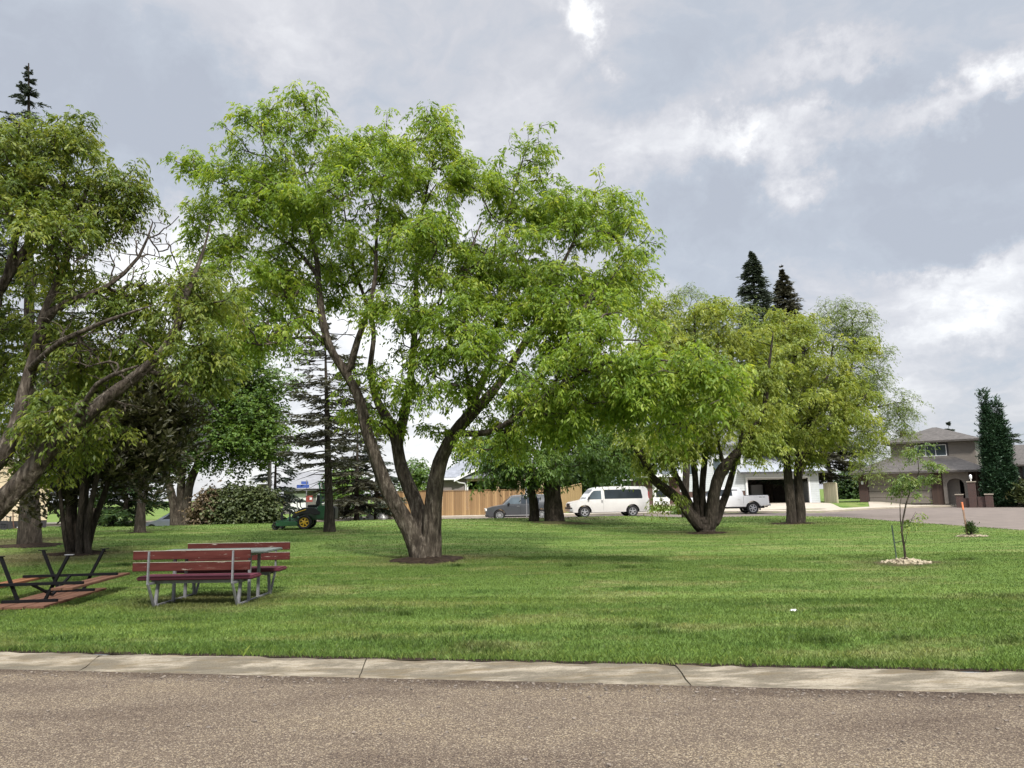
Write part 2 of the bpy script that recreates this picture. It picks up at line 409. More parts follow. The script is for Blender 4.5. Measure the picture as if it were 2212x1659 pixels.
lawn_m = lawn_mat('lawn_turf', False); blade_m = lawn_mat('grass_blade', True)

def grid(name, xs, fy, ts, fz, mat):
    X = np.repeat(np.asarray(xs, float)[:, None], len(ts), 1); Y = np.stack([fy(x, np.asarray(ts, float)) for x in xs])
    Z = fz(X, Y); V = np.stack([X, Y, Z], -1).reshape(-1, 3); nx, nt_ = len(xs), len(ts)
    i = np.arange(nx - 1)[:, None] * nt_ + np.arange(nt_ - 1)[None, :]
    Fc = np.stack([i, i + nt_, i + nt_ + 1, i + 1], -1).reshape(-1, 4)
    return tag(npmesh(name, V, Fc, mat, smooth=True), kind='structure')
xs = np.concatenate([[-600, -300, -160, -110, -80], np.arange(-62, 70.1, .75), [85, 110, 160, 300, 600]])
ts = np.concatenate([[0, .15, .5], np.arange(1, 66, .75), [70, 80, 95, 120, 160, 240, 400, 900]])
def lawn_y(x, t): return np.where(t < 30, KB + KS * np.clip(x, -40, 24) * (1 - np.clip(t / 30, 0, 1)) + t, KB + t)
grid('lawn', xs, lawn_y, ts, gz, lawn_m)

# near street
def street_mat():
    m, nt, b = material('chip_seal_street')
    v = coords(nt)
    vo = nd(nt, 'ShaderNodeTexVoronoi'); vo.inputs['Scale'].default_value = 125; nt.links.new(v, vo.inputs['Vector'])
    vo2 = nd(nt, 'ShaderNodeTexVoronoi'); vo2.inputs['Scale'].default_value = 55; nt.links.new(v, vo2.inputs['Vector'])
    s = nd(nt, 'ShaderNodeSeparateColor'); nt.links.new(vo.outputs['Color'], s.inputs[0])
    s2 = nd(nt, 'ShaderNodeSeparateColor'); nt.links.new(vo2.outputs['Color'], s2.inputs[0])
    stones = ramp_of(nt, s.outputs[0], [(0, (.068, .052, .041)), (.35, (.118, .093, .071)), (.6, (.155, .122, .090)), (.8, (.192, .153, .108)), (1, (.33, .272, .182))])
    big = ramp_of(nt, s2.outputs[1], [(.70, (0, 0, 0)), (.80, (1, 1, 1))])
    col = mixc(nt, mixc(nt, 1.0, big, ramp_of(nt, vo2.outputs['Distance'], [(.25, (.8, .8, .8)), (.5, (0, 0, 0))]), 'MULTIPLY'), stones, (.37, .318, .235))
    gap = ramp_of(nt, vo.outputs['Distance'], [(.35, (1, 1, 1)), (.75, (.5, .48, .47))])
    col = mixc(nt, .8, col, gap, 'MULTIPLY')
    pat = tex_noise(nt, coords(nt, (.35, .9, 1)), 1.3, 6, .6)
    col = mixc(nt, .8, col, ramp_of(nt, pat, [(.3, (.58, .54, .55)), (.5, (.92, .90, .89)), (.72, (1.12, 1.10, 1.03))]), 'MULTIPLY')
    # grit and oil-dark margin that has collected along the kerb
    sx = nd(nt, 'ShaderNodeSeparateXYZ'); nt.links.new(v, sx.inputs[0])
    a = nd(nt, 'ShaderNodeMath', operation='MULTIPLY_ADD'); nt.links.new(sx.outputs[0], a.inputs[0]); a.inputs[1].default_value = -KS; nt.links.new(sx.outputs[1], a.inputs[2])
    a2 = nd(nt, 'ShaderNodeMath', operation='ADD'); nt.links.new(a.outputs[0], a2.inputs[0])
    nz = nd(nt, 'ShaderNodeMath', operation='MULTIPLY'); nt.links.new(tex_noise(nt, coords(nt, (.8, 2, 1)), 1.6, 6, .7), nz.inputs[0]); nz.inputs[1].default_value = .7
    nt.links.new(nz.outputs[0], a2.inputs[1])
    mr = nd(nt, 'ShaderNodeMapRange'); nt.links.new(a2.outputs[0], mr.inputs['Value'])
    for k, q in (('From Min', KF + .02), ('From Max', KF + .34)): mr.inputs[k].default_value = q
    mr.inputs['To Min'].default_value = 0; mr.inputs['To Max'].default_value = .8
    col = mixc(nt, mr.outputs[0], col, mixc(nt, 1.0, col, (.45, .42, .42), 'MULTIPLY'))
    nt.links.new(col, b.inputs['Base Color']); b.inputs['Roughness'].default_value = .95; b.inputs['Specular IOR Level'].default_value = .1
    inv = nd(nt, 'ShaderNodeMath', operation='MULTIPLY'); nt.links.new(vo.outputs['Distance'], inv.inputs[0]); inv.inputs[1].default_value = -1
    bump(nt, b, inv.outputs[0], .8, .006); return m
street_m = street_mat()
grid('street', [-300, -80] + list(np.arange(-30, 31, 1.0)) + [80, 300], lambda x, t: KF + .05 + KS * np.clip(x, -40, 24) - 14 + t * 14,
     np.linspace(0, 1, 22), lambda X, Y: STREET_Z + .018 * np.clip(KF + KS * X - Y, 0, 4), street_m)
street2_m = M('far_street', (.175, .145, .122), (.13, .108, .093), 1.2, .95, bmp=.4, bscale=40, spec=.1)
fx = sorted(set(list(np.arange(-60, 14, 1.0)) + list(np.arange(14, 19.2, .2)) + [19.2, 19.21] + list(np.arange(20, 66, 1.0))))
grid('street', fx, lambda x, t: float(near_y(x)) * (1 - t) + float(far_y(x)) * t, np.linspace(0, 1, 30), lambda X, Y: gz(X, Y) * 0 - .16 + .035 - .45 * ss(-12, -22, X) * ss(44, 50, Y), street2_m)

# kerbs
def concrete(name, c1, c2):
    m, nt, b = material(name); v = coords(nt, (.5, 2.2, 4))
    f = tex_noise(nt, v, 2.4, 8, .68)
    col = ramp_of(nt, f, [(.34, tuple(x * .8 for x in c2)), (.48, c2), (.58, c1), (.8, tuple(min(1, x * 1.25) for x in c1))])
    spk = tex_noise(nt, coords(nt), 60, 3, .7)
    col = mixc(nt, .6, col, ramp_of(nt, spk, [(.3, (.6, .58, .52)), (.55, (1.05, 1.05, 1.05))]), 'MULTIPLY')
    st = tex_noise(nt, coords(nt, (.9, 6, 12)), 1.6, 7, .75)
    col = mixc(nt, ramp_of(nt, st, [(.50, (0, 0, 0)), (.66, (.8, .8, .8))]), col, (.13, .098, .055))
    nt.links.new(col, b.inputs['Base Color']); b.inputs['Roughness'].default_value = .95; b.inputs['Specular IOR Level'].default_value = .12
    bump(nt, b, tex_noise(nt, coords(nt), 38, 7, .75), .9, .016); return m
conc_m = concrete('kerb_concrete', (.255, .22, .165), (.14, .12, .088))
rnd = random.Random(5)
kb_ = B()
joints = [-40, -25, -14, -10.3, -7.35, -4.47, -1.53, 1.49, 4.5, 7.6, 10.8, 17, 30]
prof = [(KB + .03, -.20), (KB + .03, -.003), (KB - .05, .014), (KB - .16, .012), (KB - .27, -.008), (KB - .38, -.035), (KF + .02, STREET_Z + .008), (KF - .01, STREET_Z - .004), (KF - .01, -.20)]
for j0, j1 in zip(joints, joints[1:]):
    n = max(2, int((j1 - j0) / .16)); vs = []
    for i in range(n + 1):
        x = j0 + .006 + (j1 - j0 - .012) * i / n
        for k, (py, pz) in enumerate(prof):
            jt = 0 if k in (0, 8) else rnd.uniform(-.009, .009)
            skew = -.10 * (py - KB)                # joints run slightly askew
            vs.append((x + skew * .6, py + KS * x + jt * 2, pz + jt))
    m_ = len(prof); fs = []
    for i in range(n):
        for k in range(m_ - 1): fs.append((i * m_ + k, i * m_ + k + 1, (i + 1) * m_ + k + 1, (i + 1) * m_ + k))
    fs.append(tuple(range(m_))); fs.append(tuple(n * m_ + k for k in range(m_))[::-1])
    kb_.add(vs, fs)
tag(kb_.build('kerb', conc_m, smooth=False), kind='structure')
fk = B()
for xa in np.arange(-40, 62, 1.5):
    vs = []
    for x in (xa, xa + 1.5):
        y = float(far_y(x)); vs += [(x, y, -.2), (x, y, .0), (x, y + .16, .03), (x, y + 1.6, .05), (x, y + 1.6, -.2)]
    fk.add(vs, [(0, 1, 6, 5), (1, 2, 7, 6), (2, 3, 8, 7), (3, 4, 9, 8)])
farconc_m = M('far_concrete', (.37, .325, .26), (.31, .27, .215), 2, .95, spec=.1)
tag(fk.build('pavement', farconc_m), kind='structure')

# concrete driveways
def drive(p0, p1, q0, q1, n=14, lift=.05):
    vs = []
    for i in range(n + 1):
        t = i / n
        for j in range(7):
            s = j / 6; a = Vector(p0).lerp(Vector(p1), s); b_ = Vector(q0).lerp(Vector(q1), s); p = a.lerp(b_, t)
            vs.append((p.x, p.y, g(p.x, p.y) + lift))
    fs = [(i * 7 + j, i * 7 + j + 1, (i + 1) * 7 + j + 1, (i + 1) * 7 + j) for i in range(n) for j in range(6)]
    o = B().add(vs, fs).build('driveway', farconc_m); return tag(o, kind='structure')
drive((15.0, 57.3), (25.6, 56.9), (20.7, 68.0), (27.6, 68.0))
drive((28.2, 58.9), (33.6, 61.9), (31.6, 66.2), (36.0, 63.0))

# bare soil rings round trunks
soil_m = M('bare_soil', (.045, .033, .024), (.016, .012, .010), 9, 1, bmp=.9, bscale=22, spec=.02)
litter_m = M('leaf_litter_soil', (.085, .072, .038), (.04, .046, .020), 5, 1, bmp=.9, bscale=20, spec=.02)
grid('soil_strip', list(np.arange(-30, 31, .25)), lambda x, t: KB + KS * x + t * (1 + .35 * math.sin(x * 9) * math.sin(x * 3.3)), [-.02, .02, .10], lambda X, Y: X * 0 + .010, soil_m)
def soil(c, r, h=.05, m=None, sx=1.2, seed=0, rings=7):
    rr = random.Random(seed); n = 36; vs = []; ph = [rr.uniform(0, 6.28) for _ in range(4)]
    for i in range(rings):
        t = 1 - i / (rings - 1)
        for k in range(n):
            a = 2 * math.pi * k / n
            w = 1 + .16 * math.sin(2 * a + ph[0]) + .12 * math.sin(3 * a + ph[1]) + .09 * math.sin(7 * a + ph[2]) + .06 * math.sin(13 * a + ph[3])
            x = c[0] + math.cos(a) * r * sx * t * w; y = c[1] + math.sin(a) * r * t * w
            vs.append((x, y, g(x, y) - .012 + h * (1 - t) ** .6 + (rr.uniform(0, .03) if 0 < i else 0)))
    fs = [(i * n + k, i * n + (k + 1) % n, (i + 1) * n + (k + 1) % n, (i + 1) * n + k) for i in range(rings - 1) for k in range(n)]
    return tag(B().add(vs, fs).build('bare_soil', m or soil_m), kind='structure')
MAPLE = on(917, 1210); SOILS = []
def soil_at(p, r, **k):
    soil(p, r, **k); SOILS.append((p[0], p[1], r, k.get('sx', 1.2), .5 if k.get('m') else 0))
soil_at(MAPLE + Vector((.10, -.15, 0)), .72, h=.13, seed=1, sx=1.15)

# grass blades: mown turf seen blade by blade near the kerb, in coarser tufts further off
def blades(n, t0, t1, hgt, wid, seed, power=1.0):
    r = np.random.default_rng(seed)
    t = t0 + (t1 - t0) * r.random(n) ** power
    yc = KB + t
    x = (r.random(n) * 2 - 1) * (.78 * yc + 1.5)
    y = KB + KS * np.clip(x, -40, 24) * (1 - np.clip(t / 30, 0, 1)) + t
    ok = (park_d(x, y) < -.05)
    for (sx_, sy_, sr, se, kp) in SOILS: ok &= (r.random(n) < kp) | (((x - sx_) / (sr * se * .9)) ** 2 + ((y - sy_) / (sr * .9)) ** 2 > r.random(n) * .8 + .25)
    x, y, t = x[ok], y[ok], t[ok]; n = len(x); z = gz(x, y)
    a = r.random(n) * 2 * np.pi; h = hgt * (.45 + .9 * r.random(n)) * (1 + 1.6 * np.exp(-t / .18)); w = wid * (.6 + .7 * r.random(n))
    clump = .5 + .5 * np.sin(x * 5.1 + np.sin(y * 3.7) * 2) * np.sin(y * 6.3 + np.sin(x * 4.1) * 2); h = h * (.75 + .5 * clump)
    lean = h * (.25 + .7 * r.random(n)); la = r.random(n) * 2 * np.pi
    dx, dy = np.cos(a) * w / 2, np.sin(a) * w / 2
    b0 = np.stack([x - dx, y - dy, z - .004], -1); b1 = np.stack([x + dx, y + dy, z - .004], -1)
    m1 = np.stack([x + dx * .8 + np.cos(la) * lean * .35, y + dy * .8 + np.sin(la) * lean * .35, z + h * .62], -1)
    tp = np.stack([x + np.cos(la) * lean, y + np.sin(la) * lean, z + h], -1)
    V = np.stack([b0, b1, m1, tp], 1).reshape(-1, 3); Fc = np.arange(n * 4).reshape(-1, 4)
    return V, Fc, np.clip(r.random(n) * .75 + .25 * clump + (r.random(n) > .97) * .3, 0, 1)
def tufts():
    r = np.random.default_rng(77); cs = []
    for px, py in ((3660, 2235), (3790, 2240), (3390, 2400), (3800, 2410), (2200, 2360), (2420, 2355), (1700, 2365), (3620, 2100), (700, 2330), (1350, 2290)):
        p = on(px / 1.736, py / 1.736); cs.append((p.x, p.y))
    for _ in range(26): 
        t = .4 + 13 * r.random() ** 1.5; y = KB + t; x = (r.random() * 2 - 1) * .7 * y; cs.append((x, KB + KS * x + t))
    X, Y = [], []
    for (cx, cy) in cs:
        m = int(r.integers(90, 260)); w = .10 + .22 * r.random(); X.append(cx + r.normal(0, w, m)); Y.append(cy + r.normal(0, w * .35, m))
    x, y = np.concatenate(X), np.concatenate(Y); n = len(x); z = gz(x, y); a = r.random(n) * 6.283; la = r.random(n) * 6.283; h = .035 + .045 * r.random(n); w = .010
    dx, dy = np.cos(a) * w / 2, np.sin(a) * w / 2; ln = h * .6
    V = np.stack([np.stack([x - dx, y - dy, z - .004], -1), np.stack([x + dx, y + dy, z - .004], -1), np.stack([x + dx * .8 + np.cos(la) * ln * .4, y + dy * .8 + np.sin(la) * ln * .4, z + h * .6], -1), np.stack([x + np.cos(la) * ln, y + np.sin(la) * ln, z + h], -1)], 1).reshape(-1, 3)
    return V, np.arange(n * 4).reshape(-1, 4), r.random(n) * .25
def grass():
    Vs, Fs, Ts = [], [], []; V, F_, T = tufts(); Vs.append(V); Fs.append(F_); Ts.append(T); off = len(V)
    for a in ((200000, 0, 4.5, .030, .007, 1, .9), (260000, 4, 12, .026, .009, 2, .9), (170000, 11, 26, .026, .016, 3, .9), (60000, 25, 40, .04, .03, 4, .9)):
        V, F_, T = blades(*a); Vs.append(V); Fs.append(F_ + off); Ts.append(T); off += len(V)
    o = npmesh('grass', np.concatenate(Vs), np.concatenate(Fs), blade_m, tint=np.concatenate(Ts))
    tag(o, 'short mown green grass of the park lawn', 'grass', kind='stuff')

def loose_gravel():
    rr = random.Random(9); b = B()
    for _ in range(900):
        x = rr.uniform(-7, 6); d = abs(rr.gauss(.04, .22)) if rr.random() < .7 else rr.uniform(0, 2.2)
        y = KF + KS * x - .02 - d; q = rr.uniform(.005, .014) * (1.4 if rr.random() < .08 else 1)
        b.box((x, y, STREET_Z + .018 * min(max(d, 0), 4) + q * .3), (q * 2, q * 1.5, q), Matrix.Rotation(rr.uniform(0, 3.1), 3, 'Z') @ Matrix.Rotation(rr.uniform(-.5, .5), 3, 'X'))
    o = b.build('gravel', M('loose_stone', (.24, .20, .16), (.06, .05, .042), 40, .95, spec=.1))
    tag(o, 'loose stones and grit lying on the street along the kerb', 'gravel', kind='stuff')
loose_gravel()
# ------------------------------------------------------------------ trees
def unit(a): return a / np.maximum(np.linalg.norm(a, axis=-1, keepdims=True), 1e-9)
def leaf_quads(base, d, side, L, W, fold=.25):
    """kite shaped leaf from base along d; side = sideways unit vector; arrays"""
    tip = base + d * L[:, None]; mid = base + d * (L * .45)[:, None]
    up = np.cross(side, d)
    a = mid + side * (W / 2)[:, None] + up * (W * fold)[:, None]; b_ = mid - side * (W / 2)[:, None] + up * (W * fold)[:, None]
    V = np.stack([base, a, tip, b_], 1).reshape(-1, 3)
    return V, np.arange(len(V)).reshape(-1, 4)
def foliage(C, O, r, kind, size=1.0, rach=6):
    """leaf sprays round cluster centres C with outward directions O"""
    K = len(C)
    if kind == 'compound':   steps, L0, W0, rl, droop, both = (.4, .65, .85, 1.05), .135, .046, .32, .24, True
    elif kind == 'broad':    steps, L0, W0, rl, droop, both = (.35, .65, 1.0), .10, .075, .26, .16, True
    elif kind == 'willow':   steps, L0, W0, rl, droop, both = (.2, .4, .6, .8, 1.0), .12, .024, .46, .42, True
    elif kind == 'spray':    steps, L0, W0, rl, droop, both = (.3, .55, .8, 1.0), .13, .05, .26, .02, True
    n = K * rach
    c = np.repeat(C, rach, 0); o = np.repeat(O, rach, 0)
    az = r.random(n) * 2 * np.pi
    h = np.stack([np.cos(az), np.sin(az), r.random(n) * 1.1 - .35], -1)
    d = unit(o * .55 + h * .95 + (np.array([0, 0, .9]) if kind == 'spray' else np.array([0, 0, .12])))
    rl_ = rl * size * (.6 + .7 * r.random(n)); c = c + r.normal(0, (.055 if kind == 'compound' else .11) * size, (n, 3))
    ct = np.repeat(r.random(K), rach)
    Vs, Ts = [], []
    for t in steps:
        p = c + d * (rl_ * t)[:, None] - np.array([0, 0, 1.0]) * (droop * size * t * t * (.6 + .8 * r.random(n)))[:, None]
        tang = unit(d - np.array([0, 0, 1.0]) * (2 * droop / rl * t * .8))
        sd = unit(np.cross(tang, np.array([0, 0, 1.0])) + r.normal(0, .15, (n, 3)))
        for sgn in (-1, 1):
            ld = unit(tang * .75 + sd * sgn * .65 + np.array([0, 0, (-.55 if kind in ('compound', 'willow') else (.1 if kind == 'spray' else -.25))]) + r.normal(0, .25, (n, 3)))
            ax = unit(np.cross(ld, np.array([0, 0, 1.0]) + r.normal(0, .55, (n, 3))))
            sc_ = .45 + .95 * r.random(n); L = L0 * size * sc_; W = W0 * size * sc_ * (.75 + .4 * r.random(n))
            V, _ = leaf_quads(p, ld, ax, L, W, .18)
            Vs.append(V); Ts.append(np.clip(.55 * ct + .45 * r.random(n), 0, 1))
    V = np.concatenate(Vs); return V, np.arange(len(V)).reshape(-1, 4), np.concatenate(Ts)

def catmull(pts, step):
    P = [Vector(p[:3]) for p in pts]; rad = [p[3] for p in pts]; out = []
    for i in range(len(P) - 1):
        p0 = P[max(i - 1, 0)]; p1, p2 = P[i], P[i + 1]; p3 = P[min(i + 2, len(P) - 1)]
        n = max(1, int((p2 - p1).length / step))
        for k in range(n):
            t = k / n
            q = .5 * ((2 * p1) + (p2 - p0) * t + (2 * p0 - 5 * p1 + 4 * p2 - p3) * t * t + (3 * p1 - p0 - 3 * p2 + p3) * t ** 3)
            out.append((q, rad[i] * (1 - t) + rad[i + 1] * t))
    out.append((P[-1], rad[-1])); return out

class Grow:
    def __init__(s, cap=40000):
        s.p = np.zeros((cap, 3)); s.r = np.zeros(cap); s.par = np.full(cap, -1, int); s.d = np.zeros((cap, 3)); s.fix = np.zeros(cap, bool); s.n = 0
    def add(s, p, par, r=0, fix=False):
        i = s.n; s.p[i] = p; s.par[i] = par; s.r[i] = r; s.fix[i] = fix
        s.d[i] = (s.p[i] - s.p[par]) if par >= 0 else (0, 0, 1); s.d[i] /= max(np.linalg.norm(s.d[i]), 1e-6); s.n += 1; return i
    def limb(s, pts, step=.3, root=False):
        q = catmull(pts, step)
        if s.n == 0 or root: last = -1; start = 0
        else:
            last = int(np.argmin(((s.p[:s.n] - np.array(q[0][0])) ** 2).sum(1))); start = 1
        for p, r in q[start:]: last = s.add(p, last, r, True)
        return last
    def reach(s, C, rg, step=.38, wob=.05):
        if not len(C): return
        D = np.array([np.sqrt(((s.p[:s.n] - c) ** 2).sum(1)).min() for c in C])
        for k in np.argsort(D):
            c = C[k]; v = c - s.p[:s.n]; dd = np.sqrt((v ** 2).sum(1))
            al = (v * s.d[:s.n]).sum(1) / np.maximum(dd, 1e-6)
            cost = dd * (1.25 - .35 * al) + .5 * np.maximum(s.p[:s.n, 2] - c[2] - .1, 0) + .25 * (s.r[:s.n] > .12)
            i = int(np.argmin(cost)); L = dd[i]
            if L < .12: continue
            n = max(2, int(L / step)); a = s.p[i].copy(); ctrl = a + .45 * L * (s.d[i] * .6 + (c - a) / L * .6 + np.array([0, 0, .12]))
            last = i
            for j in range(1, n + 1):
                t = j / n; q = (1 - t) ** 2 * a + 2 * t * (1 - t) * ctrl + t * t * c
                if j < n: q = q + rg.normal(0, wob * min(L, 1.0), 3)
                last = s.add(q, last)
    def mesh(s, mn=.006, k=.0075):
        n = s.n; cnt = np.zeros(n); ch = [[] for _ in range(n)]
        for i in range(n - 1, -1, -1):
            if not ch[i]: cnt[i] = max(cnt[i], 1)
            if s.par[i] >= 0: cnt[s.par[i]] += cnt[i]; ch[s.par[i]].append(i)
        r = np.maximum(mn, k * cnt ** .5)
        for i in range(n):
            if s.fix[i]: r[i] = max(s.r[i], mn)
            elif s.par[i] >= 0: r[i] = min(r[i], r[s.par[i]] * (.75 if s.fix[s.par[i]] else 1))
        Vs, Fs, off = [], [], 0
        starts = [(-1, i) for i in range(n) if s.par[i] < 0]
        while starts:
            pr, i = starts.pop(); chain = ([pr] if pr >= 0 else []) + [i]
            while ch[i]:
                m = max(ch[i], key=lambda q: (s.fix[q] and s.fix[i], cnt[q]))
                for q in ch[i]:
                    if q != m: starts.append((i, q))
                chain.append(m); i = m
            if len(chain) < 2: continue
            P = s.p[chain]; rr = r[chain].copy()
            if pr >= 0: rr[0] = min(rr[0], rr[1] * 1.3)
            T = np.gradient(P, axis=0); T = unit(T); mx = rr.max(); ns = 26 if mx > .15 else 12 if mx > .1 else (7 if mx > .03 else (5 if mx > .012 else 3))
            u = np.cross(T[0], (0, 0, 1.0) if abs(T[0][2]) < .9 else (1.0, 0, 0)); u /= np.linalg.norm(u)
            an = np.arange(ns) * 2 * np.pi / ns; ring = []; fr_ = np.random.default_rng(i).normal(0, 1, ns) * .030
            for q in range(len(P)):
                u = u - T[q] * u.dot(T[q]); u /= max(np.linalg.norm(u), 1e-6); w = np.cross(T[q], u)
                lump = 1 + (.07 * np.sin(an * 3 + q * .3) + .05 * np.sin(an * 5 - q * .45) + fr_ + .025 * np.sin(q * 1.7 + an * 2) if mx > .1 else 0 * an)
                ring.append(P[q] + (np.cos(an)[:, None] * u + np.sin(an)[:, None] * w) * (rr[q] * lump)[:, None])
            Vs.append(np.concatenate(ring)); m_ = len(P)
            a = (np.arange(m_ - 1)[:, None] * ns + np.arange(ns)[None]); b_ = (np.arange(m_ - 1)[:, None] * ns + (np.arange(ns)[None] + 1) % ns)
            Fs.append(np.stack([a, b_, b_ + ns, a + ns], -1).reshape(-1, 4) + off); off += len(Vs[-1])
        return np.concatenate(Vs), np.concatenate(Fs)

def sample_blobs(blobs, Y0, n, rg, depth=1.0, clump=1.0):
    """blobs: (px, py, rx, ry[, dY]) ellipses seen in the photograph -> points in real ellipsoids at their own distance"""
    wts = np.array([b[2] * b[3] for b in blobs], float); wts /= wts.sum(); C, O = [], []
    cnt = rg.multinomial(n, wts)
    for b, m in zip(blobs, cnt):
        dY = b[4] if len(b) > 4 else 0; Y = Y0 + dY; c = np.array(at(b[0], b[1], Y)); k = Y / FPX * .93
        rad = np.array([b[2] * k, max(b[2], b[3]) * k * depth, b[3] * k])
        ms = max(1, int(m / 6)); vs_ = unit(rg.normal(0, 1, (ms, 3))) * (rg.random(ms) ** (1 / 3.0) * np.where(rg.random(ms) < .08, 1.2, 1.0))[:, None]
        v = vs_[rg.integers(0, ms, m)] + rg.normal(0, 1, (m, 3)) * np.array([.25, .25, .19]) * clump / rad.clip(.3)
        q = np.ones(m)
        C.append(c + v * q[:, None] * rad); v = unit(v); O.append(unit(v * np.array([1, 1, .8]) + np.array([0, 0, .25])))
    return np.concatenate(C), np.concatenate(O)

def tree(name, label, base, limbs, blobs, Y0, n, leaf, bark, kind='compound', size=1.0, rach=6, seed=1, group=None, depth=1.0, bare=None, flare=None, cat='tree', kr=.0075, mn=.006, step=.38):
    """limbs: lists of (px, py, dY, radius); everything is turned into real points round the trunk base"""
    rg = np.random.default_rng(seed); G = Grow()
    for L in limbs:
        pts = []
        for q in L: pts.append((*at(q[0], q[1], Y0 + q[2]), q[3]))
        if L is limbs[0] or len(L[0]) > 4:
            a = pts[0]; pts[0] = (a[0], a[1], min(a[2], g(a[0], a[1]) - .06), a[3])
        G.limb(pts, .16 if max(p[3] for p in pts) > .12 else .3, root=(len(L[0]) > 4))
    C, O = sample_blobs(blobs, Y0, n, rg, depth, min(size, 2))
    G.reach(C, rg, step)
    if bare:
        Cb, _ = sample_blobs(bare[0], Y0, bare[1], rg, .6); G.reach(Cb, rg, step)
    V, Fc = G.mesh(mn=mn, k=kr)
    bz = Vector(base); root = thing(name, label, cat, bz, 0, group); o = np.array(bz)
    npmesh('trunk', V - o, Fc, bark, root, smooth=True)
    Vl, Fl, T = foliage(C, O, rg, kind, size, rach)
    npmesh('crown', Vl - o, Fl, leaf, root, tint=T)
    return root

def conifer(name, label, base, H, rmax, z0, leaf, bark, seed=1, dens=1.0, tr=.16, droop=.25, group=None, size=1.0, lean=(0, 0), power=.8, gaps=0.0, up=0.0, dead=0, whorl=.38):
    rg = np.random.default_rng(seed); root = thing(name, label, 'tree', base, 0, group)
    wood = B(); m = 9
    wood.tube([(lean[0] * (i / m), lean[1] * (i / m), H * i / m - (.1 if i == 0 else 0)) for i in range(m + 1)], [tr * (1.35 if i == 0 else 1) * (1 - .93 * (i / m)) for i in range(m + 1)], 9)
    Bs, Ds, Ss, Ls, Ws, Ts = [], [], [], [], [], []
    z = z0
    while z < H - .1:
        t = (z - z0) / (H - z0); L0 = rmax * ((1 - t) ** power if t < .8 else .2 ** power * (1 - t) / .2) * (.55 + .45 * min(1, t * 5 + .3))
        nb = max(3, int(rg.integers(4, 7) * dens))
        for k in range(nb):
            if rg.random() < gaps: continue
            a = rg.random() * 6.283; L = max(.07, L0 * (.55 + .6 * rg.random()))
            dr = droop * (1 - t) - up * t; segs = max(3, int(L / .28)); pts = []
            zz = z + rg.normal(0, .1)
            for i in range(segs + 1):
                s = i / segs
                pts.append((math.cos(a) * L * s + lean[0] * zz / H, math.sin(a) * L * s + lean[1] * zz / H, zz - dr * L * (s ** 1.3) + .12 * L * s * s * (1 + up) + rg.normal(0, .02)))
            wood.tube(pts, [max(.005, .03 * L / 2 * (1 - .8 * i / segs)) for i in range(segs + 1)], 4, cap=False)
            for i in range(segs):
                p0, p1 = np.array(pts[i]), np.array(pts[i + 1]); bd = unit((p1 - p0)[None])[0]; sd = unit(np.cross(bd, (0, 0, 1.0))[None])[0]
                if (i + .5) / segs < .18 and L > .8: continue
                q = int(rg.integers(3, 6) * (1 if L > .5 else 2))
                for _ in range(q):
                    s = rg.random(); p = p0 + (p1 - p0) * s; sg = 1 if rg.random() < .5 else -1
                    tw = unit((bd * .8 + sd * sg * (.5 + .7 * rg.random()) + np.array([0, 0, -.15 - .35 * rg.random() + up * .6]))[None])[0]
                    tl = (.22 + .3 * rg.random()) * size * (.6 + .6 * (1 - (i / segs) * .5)) * min(1, L * 1.1 + .08)
                    for w in range(4):
                        f = w / 4 * tl
                        b0 = p + tw * f
                        for s2 in (-1, 1):
                            dd = tw + np.cross(tw, (0, 0, 1.0)) * s2 * .55 + rg.normal(0, .22, 3)
                            Bs.append(b0); Ds.append(dd); Ss.append(rg.normal(0, 1, 3)); Ls.append(min(1, .35 + L) * size * (.13 + .08 * rg.random())); Ws.append(min(1, .45 + L) * size * (.035 + .02 * rg.random())); Ts.append(.3 * rg.random() + .7 * s * rg.random())
        z += whorl * (.7 + .6 * rg.random()) / max(dens, .6)
    for _ in range(dead):                      # bare dead branches under the crown
        a = rg.random() * 6.283; zz = z0 * (.45 + .6 * rg.random()); L = rmax * (.3 + .5 * rg.random())
        wood.tube([(0, 0, zz), (math.cos(a) * L * .5, math.sin(a) * L * .5, zz + .02), (math.cos(a) * L, math.sin(a) * L, zz - .12 * L)], [.022, .014, .005], 4, cap=False)
    wood.build('trunk', bark, root, smooth=True)
    Bs, Ds = np.array(Bs), unit(np.array(Ds)); S = unit(np.cross(Ds, np.array(Ss)))
    V, Fc = leaf_quads(Bs, Ds, S, np.array(Ls), np.array(Ws), .1)
    npmesh('crown', V, Fc, leaf, root, tint=np.array(Ts)); return root

def bush(name, label, base, blobs, n, leaf, bark, kind='spray', size=1.0, rach=5, seed=1, group=None, cat='bush'):
    """blobs: local (x, y, z, rx, ry, rz)"""
    rg = np.random.default_rng(seed); root = thing(name, label, cat, base, 0, group); C, O = [], []
    w = np.array([b[3] * b[5] for b in blobs]); w = w / w.sum()
    for b, m in zip(blobs, rg.multinomial(n, w)):
        v = unit(rg.normal(0, 1, (m, 3))); q = rg.random(m) ** (1 / 4)
        C.append(np.array(b[:3]) + v * q[:, None] * np.array(b[3:6])); O.append(v)
    C, O = np.concatenate(C), np.concatenate(O); ok = C[:, 2] > .05; C, O = C[ok], O[ok]
    G = Grow(); G.limb([(0, 0, -.05, .05), (0, 0, .15, .04)]); st = C[::max(1, len(C) // 160)]; G.reach(st, rg, .4)
    V, Fc = G.mesh(); npmesh('stems', V, Fc, bark, root); root.children[-1].name = 'stem'
    V, Fc, T = foliage(C, O, rg, kind, size, rach); npmesh('crown', V, Fc, leaf, root, tint=T); return root

